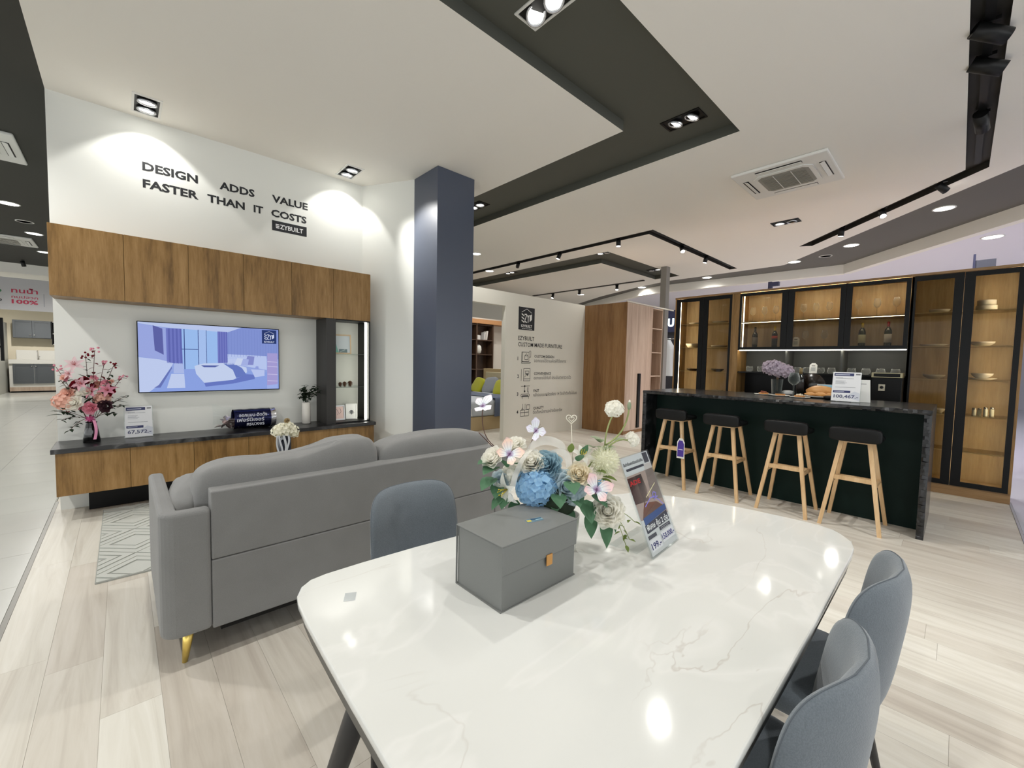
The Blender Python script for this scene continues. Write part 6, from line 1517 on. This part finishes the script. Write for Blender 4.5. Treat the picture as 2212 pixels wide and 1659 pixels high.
for a0, b0, sg in (((1.03, 1.164, 1.12), (.987, 1.214, 1.272), (-.02, .01, -.02)), ((1.014, 1.179, 1.125), (.974, 1.219, 1.181), (0, 0, 0)), ((1.11, 1.09, 1.12), (1.144, 1.088, 1.18), (0, 0, 0))):
    put('twig', G().tube(curve_pts(a0, b0, sg, 8), .0017, 5), TWIG, t)
def wing(b, q_, L, W_, tint):
    NU, NV = 15, 15
    def f(u, v):
        y = (v - .5) * 2; w = W_ * (.06 + .94 * u ** .8) * (1 - .62 * u ** 7); bend = .10 * L * (1 - y * y) * u ** 4
        return q_ @ Vector((y * w + .10 * L * u * u, L * u * (1 - .10 * y * y) + bend * .6, .06 * W_ * y * y + .05 * L * u * u))
    g = G().grid(f, NU, NV); p = WL[b.name]
    g.v = [(x - p.x, y - p.y, z - p.z) for x, y, z in g.v]
    me = mk('wing', g, INK); at = me.attributes.new('ink', 'FLOAT_COLOR', 'FACE'); cs = []
    k = lambda A, B, f_: tuple(A[n] + (B[n] - A[n]) * f_ for n in range(3))
    for i in range(NU - 1):
        for j in range(NV - 1):
            u = i / (NU - 2)
            c = k((136, 98, 142), (216, 228, 236), min(1, u / .3)) if u < .3 else k((226, 233, 236), tint, min(1, (u - .3) / .55))
            if j in (2, 6, 11) and u < .8: c = k(c, (150, 128, 156), .25)
            if i == NU - 2: c = k(c, (170, 140, 160), .25)
            cs += lin(c)
    at.data.foreach_set('color', cs)
    o = bpy.data.objects.new('wing', me); COL.objects.link(o); o.parent = b; return o
def butterfly(loc, M, s, name, tint):
    b = put('butterfly', G().join(G().ball((0, 0, 0), (s * .05, s * .34, s * .05), 8, 7), M), mat(name + '_body', (92, 60, 98), .6), t)
    for sx in (-1, 1):
        for (L, W_, az, el) in ((1.0, .46, -50, 18), (.78, .40, -122, 12)):
            q_ = M @ Matrix.Rotation(R(az * sx), 4, 'Z') @ Matrix.Rotation(R(el), 4, 'X')
            wing(b, q_, s * L, s * W_, tint)
        put('antenna', G().join(G().tube([(0, s * .3, 0), (sx * s * .12, s * .62, s * .1)], s * .009, 4), M), TWIG, b)
butterfly(None, orient(R(-143), R(35), (1.0, 1.075, 1.12), 1, R(-30)), .058, 'rainbow', (246, 214, 196))
butterfly(None, orient(R(-130), R(30), (1.21, .848, 1.005), 1, R(-20)), .060, 'lilac', (240, 206, 206))
butterfly(None, orient(R(-143), R(52), (.987, 1.214, 1.28), 1, R(-75)), .052, 'white', (250, 244, 248))
butterfly(None, orient(R(-160), R(20), (1.146, 1.086, 1.188), 1, R(-40)), .050, 'pale', (232, 230, 244))
# heart pick
def heart(s, c, M0, n=28):
    out = []
    for i in range(n):
        a_ = 2 * pi * i / n; x = 16 * sin(a_) ** 3; y = 13 * cos(a_) - 5 * cos(2 * a_) - 2 * cos(3 * a_) - cos(4 * a_); out.append(M0 @ Vector((x / 17 * s, 0, y / 17 * s)) + Vector(c))
    return out + out[:2]
Mh = Matrix.Rotation(R(-47), 3, 'Z')
PEARL = mat('pearl_white_wire', (232, 226, 210), .35)
put('heart_pick', G().tube(heart(.021, (1.246, .997, 1.236), Mh), .0018, 6, caps=False).tube(heart(.011, (1.246, .997, 1.236), Mh), .0014, 6, caps=False).tube([(1.246, .997, 1.214), (1.235, .976, 1.07)], .0015, 6), PEARL, t)
# sheer ribbon
SHEER = pane('sheer_white_ribbon', (250, 250, 248), .4, .3)
m_, tr, p_ = nt('organza_ribbon'); p_.inputs['Base Color'].default_value = lin((238, 238, 234)); p_.inputs['Alpha'].default_value = .45; p_.inputs['Roughness'].default_value = .5
def band(pts, w, wd=(.5, -.6, .3)):
    P_ = [Vector(p) for p in pts]; W_ = Vector(wd).normalized() * w
    def f(u, v):
        k = u * (len(P_) - 1); i = min(int(k), len(P_) - 2); q0 = P_[max(i - 1, 0)]; q1 = P_[i]; q2 = P_[i + 1]; q3 = P_[min(i + 2, len(P_) - 1)]; f_ = k - i
        c = .5 * ((2 * q1) + (q2 - q0) * f_ + (2 * q0 - 5 * q1 + 4 * q2 - q3) * f_ ** 2 + (3 * q1 - q0 - 3 * q2 + q3) * f_ ** 3)
        return c + W_ * (v - .5)
    return G().grid(f, 36, 4)
put('ribbon', band([(.995, 1.06, .955), (1.005, 1.06, 1.01), (1.025, 1.055, 1.07), (1.06, 1.06, 1.105), (1.10, 1.06, 1.125), (1.125, 1.05, 1.10)], .024), m_, t)
put('ribbon', band([(1.09, 1.08, 1.10), (1.12, 1.075, 1.14), (1.17, 1.045, 1.155), (1.21, 1.0, 1.13), (1.20, .98, 1.08)], .034, (.3, .3, 1)), m_, t)
put('ribbon', band([(1.14, 1.05, 1.10), (1.18, 1.01, 1.12), (1.20, .975, 1.10), (1.19, .955, 1.05)], .028, (.5, -.4, .6)), m_, t)
